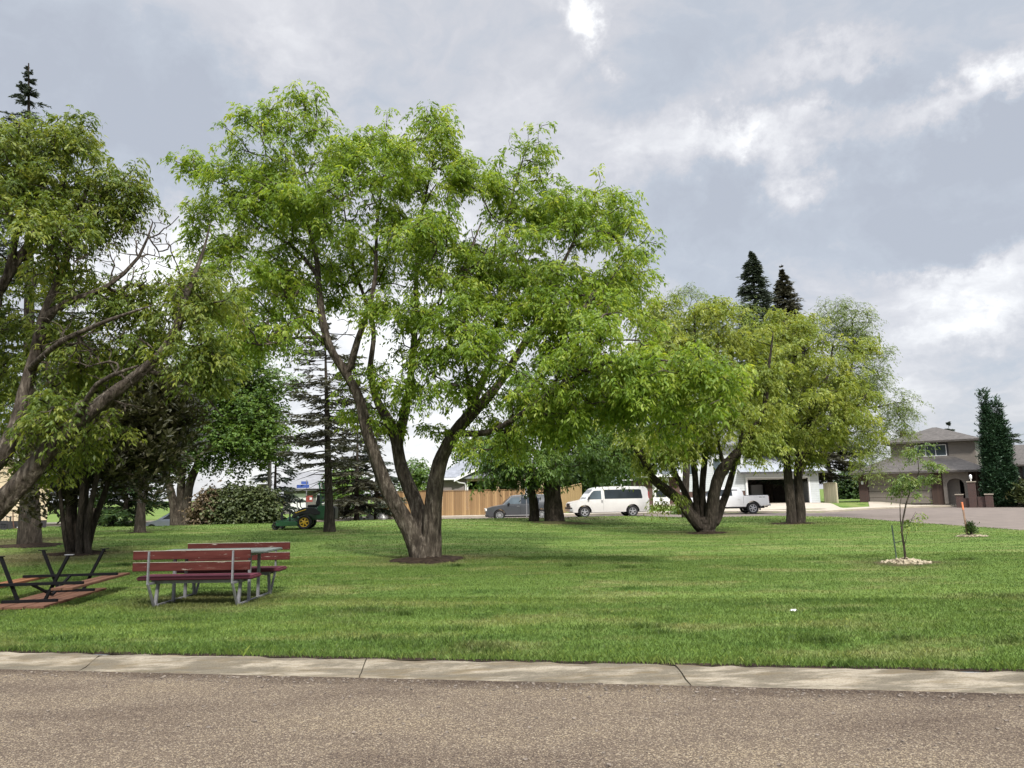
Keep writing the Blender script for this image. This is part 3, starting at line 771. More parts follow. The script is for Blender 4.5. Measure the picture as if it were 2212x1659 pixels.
MAPLE_STOPS = [(0, (.07, .125, .016)), (.35, (.155, .25, .030)), (.7, (.26, .355, .048)), (1, (.42, .46, .08))]
maple_leaf = leafmat('maple_leaf', MAPLE_STOPS, .54)
left_leaf = leafmat('left_tree_leaf', [(0, (.045, .080, .014)), (.4, (.125, .18, .03)), (.8, (.235, .275, .05)), (.97, (.32, .34, .07)), (1, (.24, .13, .055))], .48)
poplar_leaf = leafmat('poplar_leaf', [(0, (.042, .085, .018)), (.5, (.10, .175, .036)), (1, (.20, .28, .06))], .4)
willow_leaf = leafmat('willow_leaf', [(0, (.09, .135, .025)), (.5, (.22, .28, .05)), (1, (.40, .42, .10))], .5)
pale_leaf = leafmat('pale_willow_leaf', [(0, (.07, .115, .025)), (.5, (.14, .20, .042)), (1, (.26, .31, .075))], .4)
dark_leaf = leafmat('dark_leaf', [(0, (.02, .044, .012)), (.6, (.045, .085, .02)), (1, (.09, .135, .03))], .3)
spruce_leaf = leafmat('spruce_needle', [(0, (.020, .030, .019)), (.6, (.045, .062, .034)), (1, (.085, .10, .055))], .1)
brown_spruce = leafmat('brown_spruce_needle', [(0, (.034, .033, .020)), (.6, (.066, .066, .036)), (1, (.11, .11, .055))], .12)
cedar_leaf = leafmat('cedar_frond', [(0, (.032, .034, .018)), (.6, (.064, .064, .030)), (1, (.105, .10, .045))], .15)
hedge_leaf = leafmat('hedge_frond', [(0, (.038, .055, .02)), (.5, (.07, .09, .033)), (.85, (.11, .13, .05)), (1, (.16, .12, .07))], .2)
rust_leaf = leafmat('rusty_frond', [(0, (.07, .05, .03)), (.5, (.13, .095, .055)), (1, (.2, .15, .09))], .2)
thuja_leaf = leafmat('thuja_frond', [(0, (.013, .036, .016)), (.6, (.028, .066, .030)), (1, (.05, .10, .045))], .1)
grey_bark = barkmat('maple_bark', (.018, .014, .011), (.072, .059, .047), (.20, .172, .14))
dark_bark = barkmat('dark_bark', (.018, .015, .012), (.045, .037, .03), (.09, .075, .062))

def plant_trees():
    # --- the big maple in the middle
    Y = MAPLE.y
    limbs = [
     [(919, 1226, .0, .54), (919, 1214, .0, .43), (918, 1198, .0, .38), (917, 1180, .0, .34), (917, 1160, .0, .25), (917, 1150, .0, .05)],
     [(908, 1215, .0, .31, 1), (901, 1180, -.06, .275), (887, 1146, -.12, .25), (872, 1118, -.15, .235), (840, 1062, -.2, .21), (815, 1000, -.2, .185), (793, 935, -.2, .165), (775, 860, -.25, .145), (748, 806, -.3, .13), (716, 755, -.3, .112), (698, 700, -.3, .115), (690, 640, -.2, .095), (684, 560, 0, .075), (665, 480, .1, .055), (635, 400, .2, .035), (610, 300, .2, .015)],
     [(752, 812, -.3, .12), (772, 735, -.5, .095), (792, 680, -.6, .08), (810, 600, -.6, .06), (815, 480, -.5, .04), (830, 370, -.5, .015)],
     [(690, 600, -.2, .07), (640, 540, .3, .055), (580, 500, .5, .04), (500, 440, .6, .015)],
     [(716, 755, -.3, .075), (650, 690, .6, .06), (600, 620, .9, .045), (530, 560, 1.1, .03), (450, 500, 1.2, .012)],
     [(705, 730, -.3, .055), (640, 730, -.9, .045), (560, 745, -1.3, .03), (480, 720, -1.5, .012)],
     [(918, 1215, .12, .34, 1), (917, 1170, .12, .29), (910, 1125, .2, .245), (896, 1080, .25, .215), (868, 1010, .35, .19), (855, 950, .4, .175), (838, 905, .4, .14), (815, 865, .6, .12), (800, 800, .8, .09), (805, 700, 1.0, .065), (760, 560, 1.4, .04), (740, 420, 1.5, .015)],
     [(858, 960, .4, .165), (872, 900, .3, .135), (884, 840, .2, .115), (893, 760, .2, .10), (898, 680, .3, .085), (900, 590, .3, .07), (910, 470, .3, .05), (935, 350, .4, .025), (945, 260, .4, .01)],
     [(893, 760, .2, .07), (930, 690, -.3, .05), (985, 610, -.6, .04), (1040, 480, -.6, .02)],
     [(930, 1215, .0, .32, 1), (932, 1170, -.04, .28), (934, 1125, -.06, .255), (936, 1085, -.1, .25), (944, 1030, -.15, .22), (956, 985, -.2, .20), (985, 930, -.3, .185), (1018, 893, -.4, .165), (1055, 856, -.5, .135), (1088, 815, -.5, .11), (1130, 745, -.5, .10), (1165, 680, -.4, .08), (1200, 600, -.3, .06), (1240, 520, -.2, .04), (1275, 430, -.1, .012)],
     [(1010, 905, -.4, .13), (1035, 840, .3, .11), (1060, 780, .6, .09), (1075, 690, .8, .07), (1085, 560, .8, .05), (1105, 430, .7, .03), (1140, 310, .6, .01)],
     [(985, 935, -.3, .11), (1050, 935, -1.0, .085), (1110, 905, -1.6, .07), (1200, 840, -2.2, .055), (1290, 790, -2.8, .045), (1400, 775, -3.3, .03), (1520, 795, -3.7, .012)],
     [(1130, 745, -.5, .07), (1210, 700, -1.0, .055), (1290, 640, -1.2, .04), (1350, 560, -1.0, .015)],
     [(1200, 845, -2.2, .05), (1290, 745, -2.6, .04), (1380, 735, -2.9, .02)],
     [(1018, 893, -.4, .08), (1010, 820, -1.2, .06), (1000, 740, -1.7, .04), (1010, 660, -1.9, .015)],
    ]
    blobs = [
     (575, 300, 85, 95, 0), (640, 270, 70, 60, .5), (690, 300, 45, 70, .8), (520, 395, 100, 60, 0), (610, 420, 130, 90, .8), (600, 420, 110, 80, -1), (430, 380, 48, 42, .4), (412, 455, 36, 55, .4), (470, 460, 90, 60, 1),
     (735, 355, 60, 55, 0), (1015, 400, 60, 60, 0), (1205, 455, 50, 50, .3), (975, 360, 45, 50, 0), (800, 380, 100, 110, 0), (850, 330, 80, 80, 1), (930, 300, 60, 80, .4), (945, 250, 35, 40, .4), (890, 400, 120, 90, -.8), (740, 440, 90, 80, -1),
     (1110, 370, 75, 90, .6), (1145, 310, 42, 45, .6), (1080, 460, 90, 80, .4), (1175, 440, 60, 70, .8),
     (1270, 460, 90, 80, -.2), (1320, 440, 60, 60, .4), (1345, 540, 70, 110, 0), (1230, 560, 130, 100, -.6), (1380, 620, 40, 70, .8), (1350, 650, 80, 70, 1.5),
     (1000, 560, 120, 100, -.8), (1100, 600, 130, 110, .8), (880, 540, 120, 90, .8), (900, 520, 110, 90, -1.2),
     (700, 560, 110, 90, 1.2), (560, 560, 110, 90, .4), (480, 560, 90, 80, 1.2), (600, 600, 90, 60, -1),
     (540, 670, 130, 70, 1.2), (590, 710, 110, 50, -1.2), (470, 650, 80, 70, -.8), (680, 640, 70, 60, 1.5),
     (830, 690, 60, 80, -1), (980, 700, 110, 100, -1.4), (1010, 770, 100, 100, -1.8), (870, 800, 55, 80, -.6), (820, 900, 40, 60, -.4), (760, 850, 50, 60, .8),
     (1130, 690, 120, 110, -.4), (1220, 700, 120, 110, -1.4), (1180, 800, 110, 100, -1.8), (1060, 860, 90, 70, -.8), (1130, 890, 100, 55, -1.4), (1050, 960, 60, 40, -.8), (1220, 885, 85, 50, -1.8),
     (1290, 760, 130, 70, -2.6), (1330, 830, 130, 80, -2.8), (1260, 640, 70, 60, -2.2), (1440, 800, 120, 60, -3.4), (1500, 830, 70, 60, -3.6), (1545, 800, 45, 30, -3.8), (1400, 880, 80, 60, -3.0), (920, 930, 40, 40, -.2),
    ]
    limbs = [[(q[0], q[1], q[2], q[3] * (.93 if i == 0 else .86), *q[4:]) for q in L] for i, L in enumerate(limbs)]
    tree('maple_tree', 'large spreading maple with three thick forked trunks in the middle of the lawn', MAPLE, limbs, blobs, Y, 4000, maple_leaf, grey_bark, rach=8, seed=11, size=.87, kr=.0095, mn=.0075,
         bare=([(700, 650, 100, 120, 0), (850, 720, 80, 90, 0), (950, 560, 90, 120, 0), (560, 700, 90, 60, -1), (1180, 380, 30, 60, .8)], 110))
    # root flare
    # --- leaning tree at the left edge, its foot outside the frame
    Y = 13.6; b0 = Vector((-10.9, 13.6, g(-10.9, 13.6)))
    bp = lambda dz, r: (-160, 1262 - dz, 0, r)
    limbs = [
     [(-150, 1262, 0, .36), (-95, 1200, 0, .30), (-40, 1130, 0, .21), (15, 1075, 0, .19), (60, 1030, 0, .175), (110, 968, 0, .155), (165, 915, 0, .14), (225, 865, .1, .12), (290, 815, .2, .105), (345, 768, .3, .09), (380, 715, .4, .095), (395, 655, .5, .08), (418, 600, .6, .05), (440, 540, .7, .028), (455, 480, .7, .008)],
     [(-140, 1240, .1, .28), (-100, 1130, .2, .23), (-40, 1030, .3, .20), (10, 975, .4, .165), (38, 915, .4, .145), (52, 850, .5, .125), (75, 765, .6, .105), (95, 690, .7, .11), (130, 600, .8, .085), (160, 500, .9, .06), (190, 400, 1, .03)],
     [(95, 690, .7, .08), (150, 650, .5, .065), (230, 620, .4, .045), (300, 555, .4, .03), (330, 480, .4, .012)],
     [(-140, 1240, .1, .26), (-130, 1050, .4, .2), (-100, 850, .6, .15), (-40, 690, .8, .115), (15, 600, .9, .09), (60, 530, 1, .07), (105, 470, 1, .055), (140, 380, 1.1, .04), (150, 300, 1.1, .015)],
     [(15, 600, .9, .08), (40, 480, .8, .06), (50, 380, .8, .035), (60, 280, .8, .012)],
     [(165, 915, 0, .06), (210, 830, -.6, .045), (300, 790, -.8, .02)],
     [(310, 800, .2, .05), (380, 815, .5, .04), (440, 850, .7, .025), (480, 900, .8, .01)],
     [(60, 800, .5, .06), (130, 740, -.3, .05), (240, 690, -.6, .035), (330, 660, -.7, .012)],
     [(105, 470, 1, .05), (190, 440, .9, .04), (250, 400, .9, .02), (285, 370, .9, .008)],
    ]
    blobs = [(50, 330, 100, 70, .8), (130, 330, 75, 60, 1), (165, 290, 35, 35, 1), (20, 400, 80, 80, .2), (120, 420, 100, 70, 1.2), (200, 420, 70, 60, .9), (260, 410, 50, 50, .9), (285, 380, 28, 30, .9), (290, 450, 25, 40, .9),
     (60, 500, 110, 70, 0), (170, 510, 80, 50, 1), (40, 620, 70, 50, 1.8), (150, 590, 60, 40, 1.6), (190, 640, 60, 40, .6), (20, 700, 50, 50, 1.6), (150, 720, 60, 40, 1.4),
     (290, 620, 50, 28, 1.2), (330, 660, 90, 45, 1.4), (410, 625, 45, 40, .8), (430, 585, 32, 30, .9), (440, 660, 60, 70, .9), (330, 700, 70, 40, 1.4), (250, 690, 60, 40, 1.2), (280, 745, 60, 36, 1.4), (430, 740, 60, 60, .4), (190, 780, 70, 40, 1.2),
     (470, 790, 50, 50, 1), (430, 820, 40, 35, .6), (20, 790, 50, 55, 1.6), (15, 870, 40, 40, 1.4), (130, 830, 70, 40, 1.4), (200, 945, 45, 28, .9), (130, 880, 50, 35, -.3), (100, 905, 35, 35, -.3), (130, 1000, 40, 28, .8), (225, 930, 45, 30, .9), (60, 700, 60, 40, 1.6)]
    tree('leaning_tree', 'tall tree leaning in from the left edge with two long bare slanting trunks', b0, limbs, blobs, Y, 1350, left_leaf, grey_bark, rach=7, seed=21, size=.80, kr=.0085, mn=.006,
         bare=([(250, 560, 70, 60, .5), (330, 520, 60, 60, .4), (200, 750, 100, 70, -.2), (280, 830, 60, 50, .3), (160, 640, 60, 60, .6), (320, 560, 40, 60, .5), (350, 500, 30, 40, .6), (230, 480, 60, 60, .8)], 330))
    # --- right hand group in the park
    p = on(1520, 1151); Y = p.y
    limbs = [
     [(1525, 1158, 0, .40), (1522, 1140, 0, .34), (1520, 1122, 0, .30)],
     [(1514, 1140, -.1, .27), (1488, 1108, -.15, .215), (1464, 1078, -.2, .195), (1436, 1055, -.3, .175), (1408, 1030, -.3, .155), (1390, 990, -.3, .14), (1368, 960, -.3, .11), (1352, 900, -.3, .08), (1360, 800, 0, .04), (1380, 700, 0, .015)],
     [(1508, 1130, .4, .15), (1488, 1082, .5, .12), (1470, 1045, .6, .11), (1452, 1000, .7, .10), (1440, 900, .8, .09), (1430, 780, .8, .05), (1440, 680, .8, .015)],
     [(1516, 1130, .3, .17), (1504, 1080, .4, .135), (1502, 1030, .5, .12), (1494, 960, .5, .11), (1490, 860, .5, .10), (1500, 740, .5, .05), (1500, 660, .5, .015)],
     [(1521, 1125, .2, .16), (1517, 1070, .3, .125), (1520, 1020, .4, .12), (1530, 940, .4, .10), (1545, 840, .4, .09), (1550, 720, .4, .04)],
     [(1533, 1140, -.1, .27), (1538, 1100, -.1, .235), (1543, 1062, -.2, .225), (1556, 1022, -.2, .225), (1582, 990, -.3, .19), (1620, 945, -.3, .15), (1650, 880, -.3, .11), (1660, 800, -.3, .06), (1670, 720, -.3, .02)],
     [(1565, 1010, -.2, .085), (1552, 960, -.5, .07), (1545, 905, -.6, .045)],
     [(1545, 1135, .5, .18), (1556, 1100, .6, .16), (1568, 1070, .7, .14), (1580, 1030, .8, .12), (1600, 950, .9, .08), (1610, 850, .9, .03)]]
    blobs = [(1420, 760, 90, 80, 0), (1500, 710, 90, 80, .5), (1400, 850, 90, 80, 0), (1560, 760, 90, 90, .6), (1500, 850, 110, 90, -1.2), (1440, 930, 90, 60, -1), (1590, 850, 100, 90, .5), (1360, 930, 50, 60, 0), (1570, 915, 80, 55, -1), (1440, 690, 70, 50, .8), (1400, 985, 30, 24, -.5), (1560, 690, 70, 50, .5), (1630, 780, 60, 70, 0), (1480, 945, 60, 45, 1), (1620, 930, 60, 50, -.5), (1440, 1045, 25, 25, -.4)]
    tree('park_maple', 'many stemmed maple whose trunks fan out from one foot in front of the white pickup', p, limbs, blobs, Y, 1050, willow_leaf, dark_bark, kind='compound', size=1.2, rach=8, seed=31, kr=.009, mn=.009)
    p = on(1715, 1131); Y = p.y
    limbs = [
     [(1708, 1136, 0, .27), (1709, 1110, 0, .225), (1706, 1070, 0, .205), (1702, 1020, 0, .185), (1698, 980, 0, .165), (1690, 900, .2, .12), (1680, 800, .4, .07), (1690, 710, .4, .02)],
     [(1727, 1134, .1, .25, 1), (1729, 1105, .1, .21), (1726, 1060, .1, .195), (1724, 1010, .1, .18), (1732, 960, .2, .15), (1760, 880, .3, .11), (1790, 800, .3, .07), (1800, 740, .3, .02)],
     [(1724, 1000, .1, .10), (1780, 940, -.6, .07), (1840, 890, -.9, .04), (1880, 840, -.9, .015)],
     [(1698, 980, 0, .09), (1660, 910, -.6, .06), (1640, 840, -.8, .03)]]
    blobs = [(1690, 740, 80, 70, .4), (1740, 800, 110, 90, -.6), (1800, 780, 80, 70, .4), (1760, 880, 110, 80, -1), (1840, 840, 50, 70, .4), (1660, 880, 80, 80, -.8), (1720, 925, 90, 40, -.8), (1810, 910, 70, 45, -.6), (1640, 820, 60, 70, .6), (1690, 700, 60, 40, .4), (1760, 720, 60, 50, .8), (1870, 900, 40, 60, 0), (1645, 945, 58, 40, 0), (1700, 975, 26, 26, -.6), (1770, 975, 60, 28, .4), (1635, 975, 45, 24, .3), (1830, 960, 40, 30, .4)]
    tree('twin_trunk_tree', 'yellow green tree on two straight dark trunks side by side at the park corner', p, limbs, blobs, Y, 830, willow_leaf, dark_bark, kind='compound', size=1.25, rach=8, seed=41, kr=.009, mn=.009)
    # wispy willow behind them
    p = Vector((21.0, 44.6, 0)); Y = 44.6; bx = 1106 + 21.0 / 44.6 * FPX
    limbs = [[(1722, 1118, 0, .24), (1724, 1040, 0, .2), (1750, 970, 0, .16), (1800, 890, 0, .12), (1840, 790, 0, .07), (1840, 680, 0, .02)],
             [(1790, 905, 0, .10), (1850, 888, 0, .06), (1900, 878, 0, .04), (1950, 868, .2, .02), (1975, 876, .2, .006)]]
    p = at(1850, 1113, Y); p.z = g(p.x, p.y)
    blobs = [(1830, 700, 60, 50, 0), (1850, 770, 60, 70, 0), (1800, 690, 50, 40, .5), (1880, 840, 55, 60, 0), (1930, 890, 50, 45, .3), (1900, 950, 50, 45, 0), (1970, 868, 28, 16, .2), (1960, 915, 30, 30, .2), (1870, 950, 45, 40, 0), (1890, 1000, 30, 35, 0), (1870, 780, 40, 70, 0), (1905, 780, 18, 30, 0)]
    p = at(1722, 1108, Y); p.z = g(p.x, p.y)
    tree('willow_tree', 'wispy pale green willow with thin trailing twigs beside the brown two storey house', p, limbs, blobs, Y, 800, pale_leaf, dark_bark, kind='willow', size=1.25, rach=6, seed=51, kr=.010, mn=.011, cat='tree')
    Y = 47.5; p = at(1480, 1112, Y); p.z = g(p.x, p.y)
    limbs = [[(1480, 1118, 0, .25), (1482, 1000, 0, .2), (1478, 900, 0, .15), (1488, 780, 0, .09), (1490, 660, 0, .02)], [(1480, 850, 0, .08), (1520, 760, 0, .05), (1530, 660, 0, .015)]]
    blobs = [(1450, 680, 50, 50, 0), (1500, 650, 50, 35, 0), (1540, 690, 50, 50, 0), (1490, 740, 80, 60, 0), (1600, 700, 60, 50, 0), (1495, 622, 20, 14, 0)]
    tree('willow_tree', 'thin greyish green willow top showing between the big maple and the two spruces', p, limbs, blobs, Y, 420, pale_leaf, dark_bark, kind='willow', size=1.25, rach=6, seed=52, kr=.010, mn=.011)
    # --- trees on the far side of the park in front of the van
    p = on(1195, 1127); Y = p.y
    limbs = [[(1198, 1140, 0, .62), (1196, 1120, 0, .50), (1194, 1090, 0, .45), (1193, 1040, 0, .42), (1192, 1000, 0, .38), (1180, 940, 0, .28), (1160, 880, 0, .12)], [(1192, 1005, 0, .25), (1240, 950, .4, .18), (1300, 920, .4, .08)], [(1192, 1005, 0, .2), (1130, 960, -.3, .14), (1080, 930, -.3, .06)]]
    blobs = [(1200, 920, 120, 70, 0), (1090, 960, 80, 50, .5), (1290, 950, 100, 60, 0), (1230, 985, 80, 35, -1.2), (1130, 1000, 70, 28, -.6), (1380, 960, 70, 60, 0), (1330, 1000, 70, 35, -1), (1050, 1005, 50, 28, 0), (1170, 850, 90, 60, 0), (1270, 870, 100, 60, 0), (1180, 1010, 40, 25, -1.5)]
    tree('thick_trunk_tree', 'tree on a single thick dark trunk in front of the wooden fence corner', p, limbs, blobs, Y, 900, poplar_leaf, dark_bark, kind='compound', size=1.5, rach=6, seed=61, kr=.011, mn=.012)
    q = on(1155, 1126)
    limbs = [[(1152, 1132, 0, .30), (1154, 1110, 0, .24), (1152, 1080, 0, .22), (1146, 1050, 0, .18), (1150, 1025, 0, .12)], [(1150, 1045, 0, .10), (1166, 1032, 0, .08), (1190, 1022, 0, .04)]]
    blobs = [(1150, 1036, 22, 12, -.3), (1130, 1015, 36, 16, 0), (1090, 1010, 40, 18, 0)]
    tree('broken_tree', 'short dark crooked trunk with few leaves beside the parked grey wagon', q, limbs, blobs, q.y, 90, dark_leaf, dark_bark, size=1.4, rach=5, seed=62, kr=.011, mn=.012)
    soil_at(on(1212, 1130), .9, h=.10, m=litter_m, seed=7, sx=1.6); soil_at(on(1528, 1152), .6, h=.06, seed=8); soil_at(on(1710, 1131), .8, h=.06, seed=9)
    # --- left background
    p = on(65, 1177)
    conifer('spruce_tree', 'tallest dark spruce at the far left with a thick bare trunk and pointed top', p, 17.6, 3.0, 3.6, spruce_leaf, dark_bark, seed=71, tr=.29, dens=1.1, droop=.15, lean=(-1.45, 0), size=.95, gaps=.12, power=.72, whorl=.36, dead=14)
    p = on(166, 1196); Y = p.y
    limbs = []
    for k, (x1, y1, x2, y2, r) in enumerate([(140, 1160, 128, 1040, .10), (150, 1150, 150, 1000, .13), (160, 1140, 165, 960, .14), (172, 1150, 182, 1000, .13), (182, 1150, 190, 990, .12), (200, 1140, 235, 1030, .15), (190, 1130, 215, 1000, .12)]):
        limbs.append([(150 + k * 7, 1200, (k % 3) * .3 - .3, r * .85, 1), (x1, y1, (k % 3) * .3 - .3, r * .68), (x2, y2, (k % 3) * .4 - .4, r * .5), (x2 * 1.1 - 17, y2 - 110, 0, .03)])
    blobs = [(170, 960, 80, 80, 0), (250, 930, 90, 80, .5), (330, 940, 70, 90, 1), (110, 1010, 40, 60, .3), (118, 1085, 28, 34, .2), (210, 1010, 70, 40, 0), (290, 1010, 60, 40, .6), (360, 880, 50, 60, 1), (240, 850, 80, 60, .8), (330, 860, 60, 60, 1)]
    tree('cedar_tree', 'dark many stemmed cedar with brownish drooping foliage behind the overturned table', p, limbs, blobs, Y, 900, cedar_leaf, dark_bark, kind='spray', size=1.5, rach=7, seed=72, kr=.008, mn=.009)
    soil_at(p, .75, h=.06, seed=12, sx=1.3); soil_at(on(66, 1178), .8, h=.10, seed=13, sx=1.2)
    p = on(302, 1151)
    conifer('spruce_tree', 'slim spruce with a straight bare grey trunk left of the pale blue car', p, 9.5, 2.3, 2.5, brown_spruce, dark_bark, seed=73, tr=.19, dens=1.1, size=1.5, whorl=.45, dead=6)
    soil_at(p, .45, h=.05, seed=14)
    p = at(392, 1132, 45.5); p.z = g(p.x, p.y); Y = p.y
    limbs = [[(380, 1136, 0, .34), (377, 1100, 0, .26), (368, 1060, 0, .23), (358, 1020, 0, .2), (350, 950, 0, .15), (340, 880, 0, .05)],
             [(391, 1136, .1, .32, 1), (391, 1100, .1, .25), (391, 1050, .1, .23), (398, 1000, .1, .2), (430, 920, .1, .17), (450, 820, .1, .06)],
             [(402, 1135, 0, .32, 1), (404, 1090, 0, .25), (412, 1040, 0, .23), (440, 980, .2, .2), (500, 900, .4, .14), (540, 820, .4, .05)]]
    blobs = [(460, 880, 90, 90, 0), (540, 830, 60, 80, .5), (430, 800, 80, 80, 0), (520, 940, 70, 60, -1), (560, 900, 40, 80, .5), (400, 900, 60, 80, 0), (470, 960, 80, 40, -.8), (560, 965, 40, 36, 0), (500, 760, 60, 50, .5), (350, 960, 50, 60, 0), (590, 840, 30, 40, .3), (540, 760, 50, 40, 0), (580, 920, 40, 60, .6)]
    tree('poplar_tree', 'leafy bright green poplar on a clump of thick grey trunks beside the pale blue car', p, limbs, blobs, Y, 2300, poplar_leaf, grey_bark, kind='broad', size=1.7, rach=6, seed=74, kr=.011, mn=.012)
    p = on(712, 1149)
    conifer('pine_tree', 'sparse dark pine with a leaning trunk right beside the green mower', p, 8.2, 2.5, 2.6, brown_spruce, dark_bark, seed=75, tr=.19, dens=1.1, gaps=.32, droop=.10, size=1.15, lean=(-.35, 0), power=.5, dead=26, whorl=.25)
    H = [(450, 1127, 2.0, .7, 81, rust_leaf, 'rusty brown half dead shrub at the left end of the hedge row'), (487, 1127, 2.1, .95, 82, hedge_leaf, 'bushy olive shrub second from the left in the hedge row'),
         (525, 1127, 2.1, 1.0, 83, hedge_leaf, 'olive green shrub with bare lower stems in the hedge row'), (560, 1127, 1.9, .8, 84, hedge_leaf, 'shrub at the right end of the hedge row beside the utility pole')]
    for (px, py, h, r, sd, lf, lb) in H:
        q = at(px, py, 43.2); q.z = g(q.x, q.y) - .05
        bush('hedge_shrub', lb, q, [(0, 0, h * .55, r, r, h * .5), (r * .3, 0, h * .8, r * .6, r * .6, h * .3), (-r * .4, 0, h * .4, r * .7, r * .7, h * .35), (0, 0, .5, r * .9, r * .8, .5)], 230, lf, dark_bark, 'broad', 1.5, 8, sd, 'shrubs of the far hedge row')
    q = at(592, 1127, 52); q.z = g(q.x, q.y)
    conifer('spruce_tree', 'dark drooping spruce to the right of the utility pole behind the mower', q, 7.0, 2.0, .7, spruce_leaf, dark_bark, seed=85, tr=.16, droop=.35, size=1.9, whorl=.5)
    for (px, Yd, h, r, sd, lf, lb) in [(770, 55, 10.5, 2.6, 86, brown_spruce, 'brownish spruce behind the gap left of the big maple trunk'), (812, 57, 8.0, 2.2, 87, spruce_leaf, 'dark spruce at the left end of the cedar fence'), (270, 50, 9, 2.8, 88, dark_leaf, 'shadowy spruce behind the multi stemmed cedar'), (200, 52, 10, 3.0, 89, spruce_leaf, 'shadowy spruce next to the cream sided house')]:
        q = at(px, 1125, Yd); q.z = g(q.x, q.y)
        conifer('spruce_tree', lb, q, h, r, .9, lf, dark_bark, seed=sd, tr=.18, droop=.3, size=2.2, whorl=.55, gaps=.1)
    # trees further off
    def far_tree(px, top, Yd, w, sd, lf, lb, n=420, size=2.6, kind='broad'):
        q = at(px, 1112, Yd); q.z = g(q.x, q.y); zt = at(px, top, Yd).z; pb = 1112
        # trunk pixels at that distance
        limbs = [[(px, 1120, 0, .3), (px, (1112 + top) / 2 + 60, 0, .22), (px + 6, (1112 + top) / 2 - 20, 0, .12), (px, top + 30, 0, .03)]]
        hh = (1100 - top)
        blobs = [(px, top + hh * .32, w * .8, hh * .30, 0), (px - w * .45, top + hh * .5, w * .55, hh * .26, .5), (px + w * .45, top + hh * .5, w * .55, hh * .26, -.5), (px, top + hh * .62, w * .9, hh * .22, 0), (px + w * .2, top + hh * .2, w * .4, hh * .2, 0)]
        tree('garden_tree', lb, q, limbs, blobs, Yd, n, lf, dark_bark, kind=kind, size=size, rach=6, seed=sd, kr=.015, mn=.016, group=None, step=.6)
    far_tree(900, 1000, 82, 36, 91, poplar_leaf, 'small round green tree seen through the fork of the big maple', 200)
    far_tree(750, 1015, 66, 30, 97, poplar_leaf, 'fresh green tree behind the pine and the mower', 180)
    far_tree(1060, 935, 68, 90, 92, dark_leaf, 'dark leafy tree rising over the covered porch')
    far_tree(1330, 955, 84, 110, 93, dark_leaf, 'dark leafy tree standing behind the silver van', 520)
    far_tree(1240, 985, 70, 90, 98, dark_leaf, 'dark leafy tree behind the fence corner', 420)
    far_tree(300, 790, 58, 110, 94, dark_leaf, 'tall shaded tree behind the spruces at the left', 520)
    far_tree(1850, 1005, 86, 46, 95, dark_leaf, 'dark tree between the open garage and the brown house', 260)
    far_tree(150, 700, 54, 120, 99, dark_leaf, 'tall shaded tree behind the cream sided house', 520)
    # spruces over the roofs
    for (px, top, Yd, r, sd, lb, lean) in [(1664, 542, 72, 4.8, 101, 'tall dark spruce with a pointed top behind the open garage', -.1), (1726, 580, 73, 4.3, 102, 'tall spruce with a brown cone laden top beside the pointed one', .1)]:
        q = at(px, 1100, Yd); q.z = g(q.x, q.y); H_ = at(px, top, Yd).z - q.z
        conifer('spruce_tree', lb, q, H_, r, 2.5, brown_spruce if sd == 102 else spruce_leaf, dark_bark, seed=sd, tr=.35, size=2.4, droop=.3, power=.85, whorl=.42, dens=1.5, lean=(lean, 0), gaps=.22)
    q = at(1800, 1106, 51); q.z = g(q.x, q.y) + .0
    q = at(1797, 1092, 69.5); q.z = g(q.x, q.y)
    conifer('spruce_tree', 'broad shaded spruce with low dark boughs behind the beige gate panel', q, 10.5, 4.3, 2.5, brown_spruce, dark_bark, seed=103, tr=.3, size=2.3, droop=.2, whorl=.5)
    for (px, top, Yd, r, sd, lb) in [(2196, 920, 92, 2.6, 104, 'distant spruce behind the bungalow roof at the right edge'), (2158, 948, 95, 1.8, 105, 'small distant spruce right of the columnar cedars'), (2066, 912, 96, 1.8, 106, 'small distant spruce peeping over the upper roof')]:
        q = at(px, 1080, Yd); q.z = g(q.x, q.y); H_ = at(px, top, Yd).z - q.z
        conifer('spruce_tree', lb, q, H_, r, 1.5, spruce_leaf, dark_bark, seed=sd, tr=.2, size=2.6, whorl=.7)
# ------------------------------------------------------------------ picnic furniture
red_m = M('red_board_paint', (.155, .042, .036), (.10, .028, .026), 5, .55, stretch=(.5, 4, 4), bmp=.3, bscale=25)
def worn_red():
    m, nt, b = material('worn_red_board'); v = coords(nt, (.7, 5, 5))
    col = ramp_of(nt, tex_noise(nt, v, 3, 6), [(.3, (.052, .014, .012)), (.65, (.088, .027, .023))])
    chips = ramp_of(nt, tex_noise(nt, coords(nt, (1.5, 6, 9)), 3.0, 8, .7), [(.61, (0, 0, 0)), (.72, (.8, .8, .8))])
    col = mixc(nt, chips, col, (.40, .36, .30)); nt.links.new(col, b.inputs['Base Color']); b.inputs['Roughness'].default_value = .8; b.inputs['Specular IOR Level'].default_value = .06
    return m
wred_m = worn_red()
seat_m = M('maroon_seat', (.105, .026, .038), (.078, .02, .03), 3, .6, bmp=.15, bscale=40, spec=.2)
galv_m = M('grey_steel', (.22, .22, .235), (.14, .138, .142), 12, .6, .2, bmp=.15)
ttop_m = M('green_grey_top', (.125, .15, .135), (.085, .10, .09), 4, .45, stretch=(.6, 3, 3))
edge_m = M('bare_wood_edge', (.36, .32, .26), (.27, .23, .18), 8, .8)
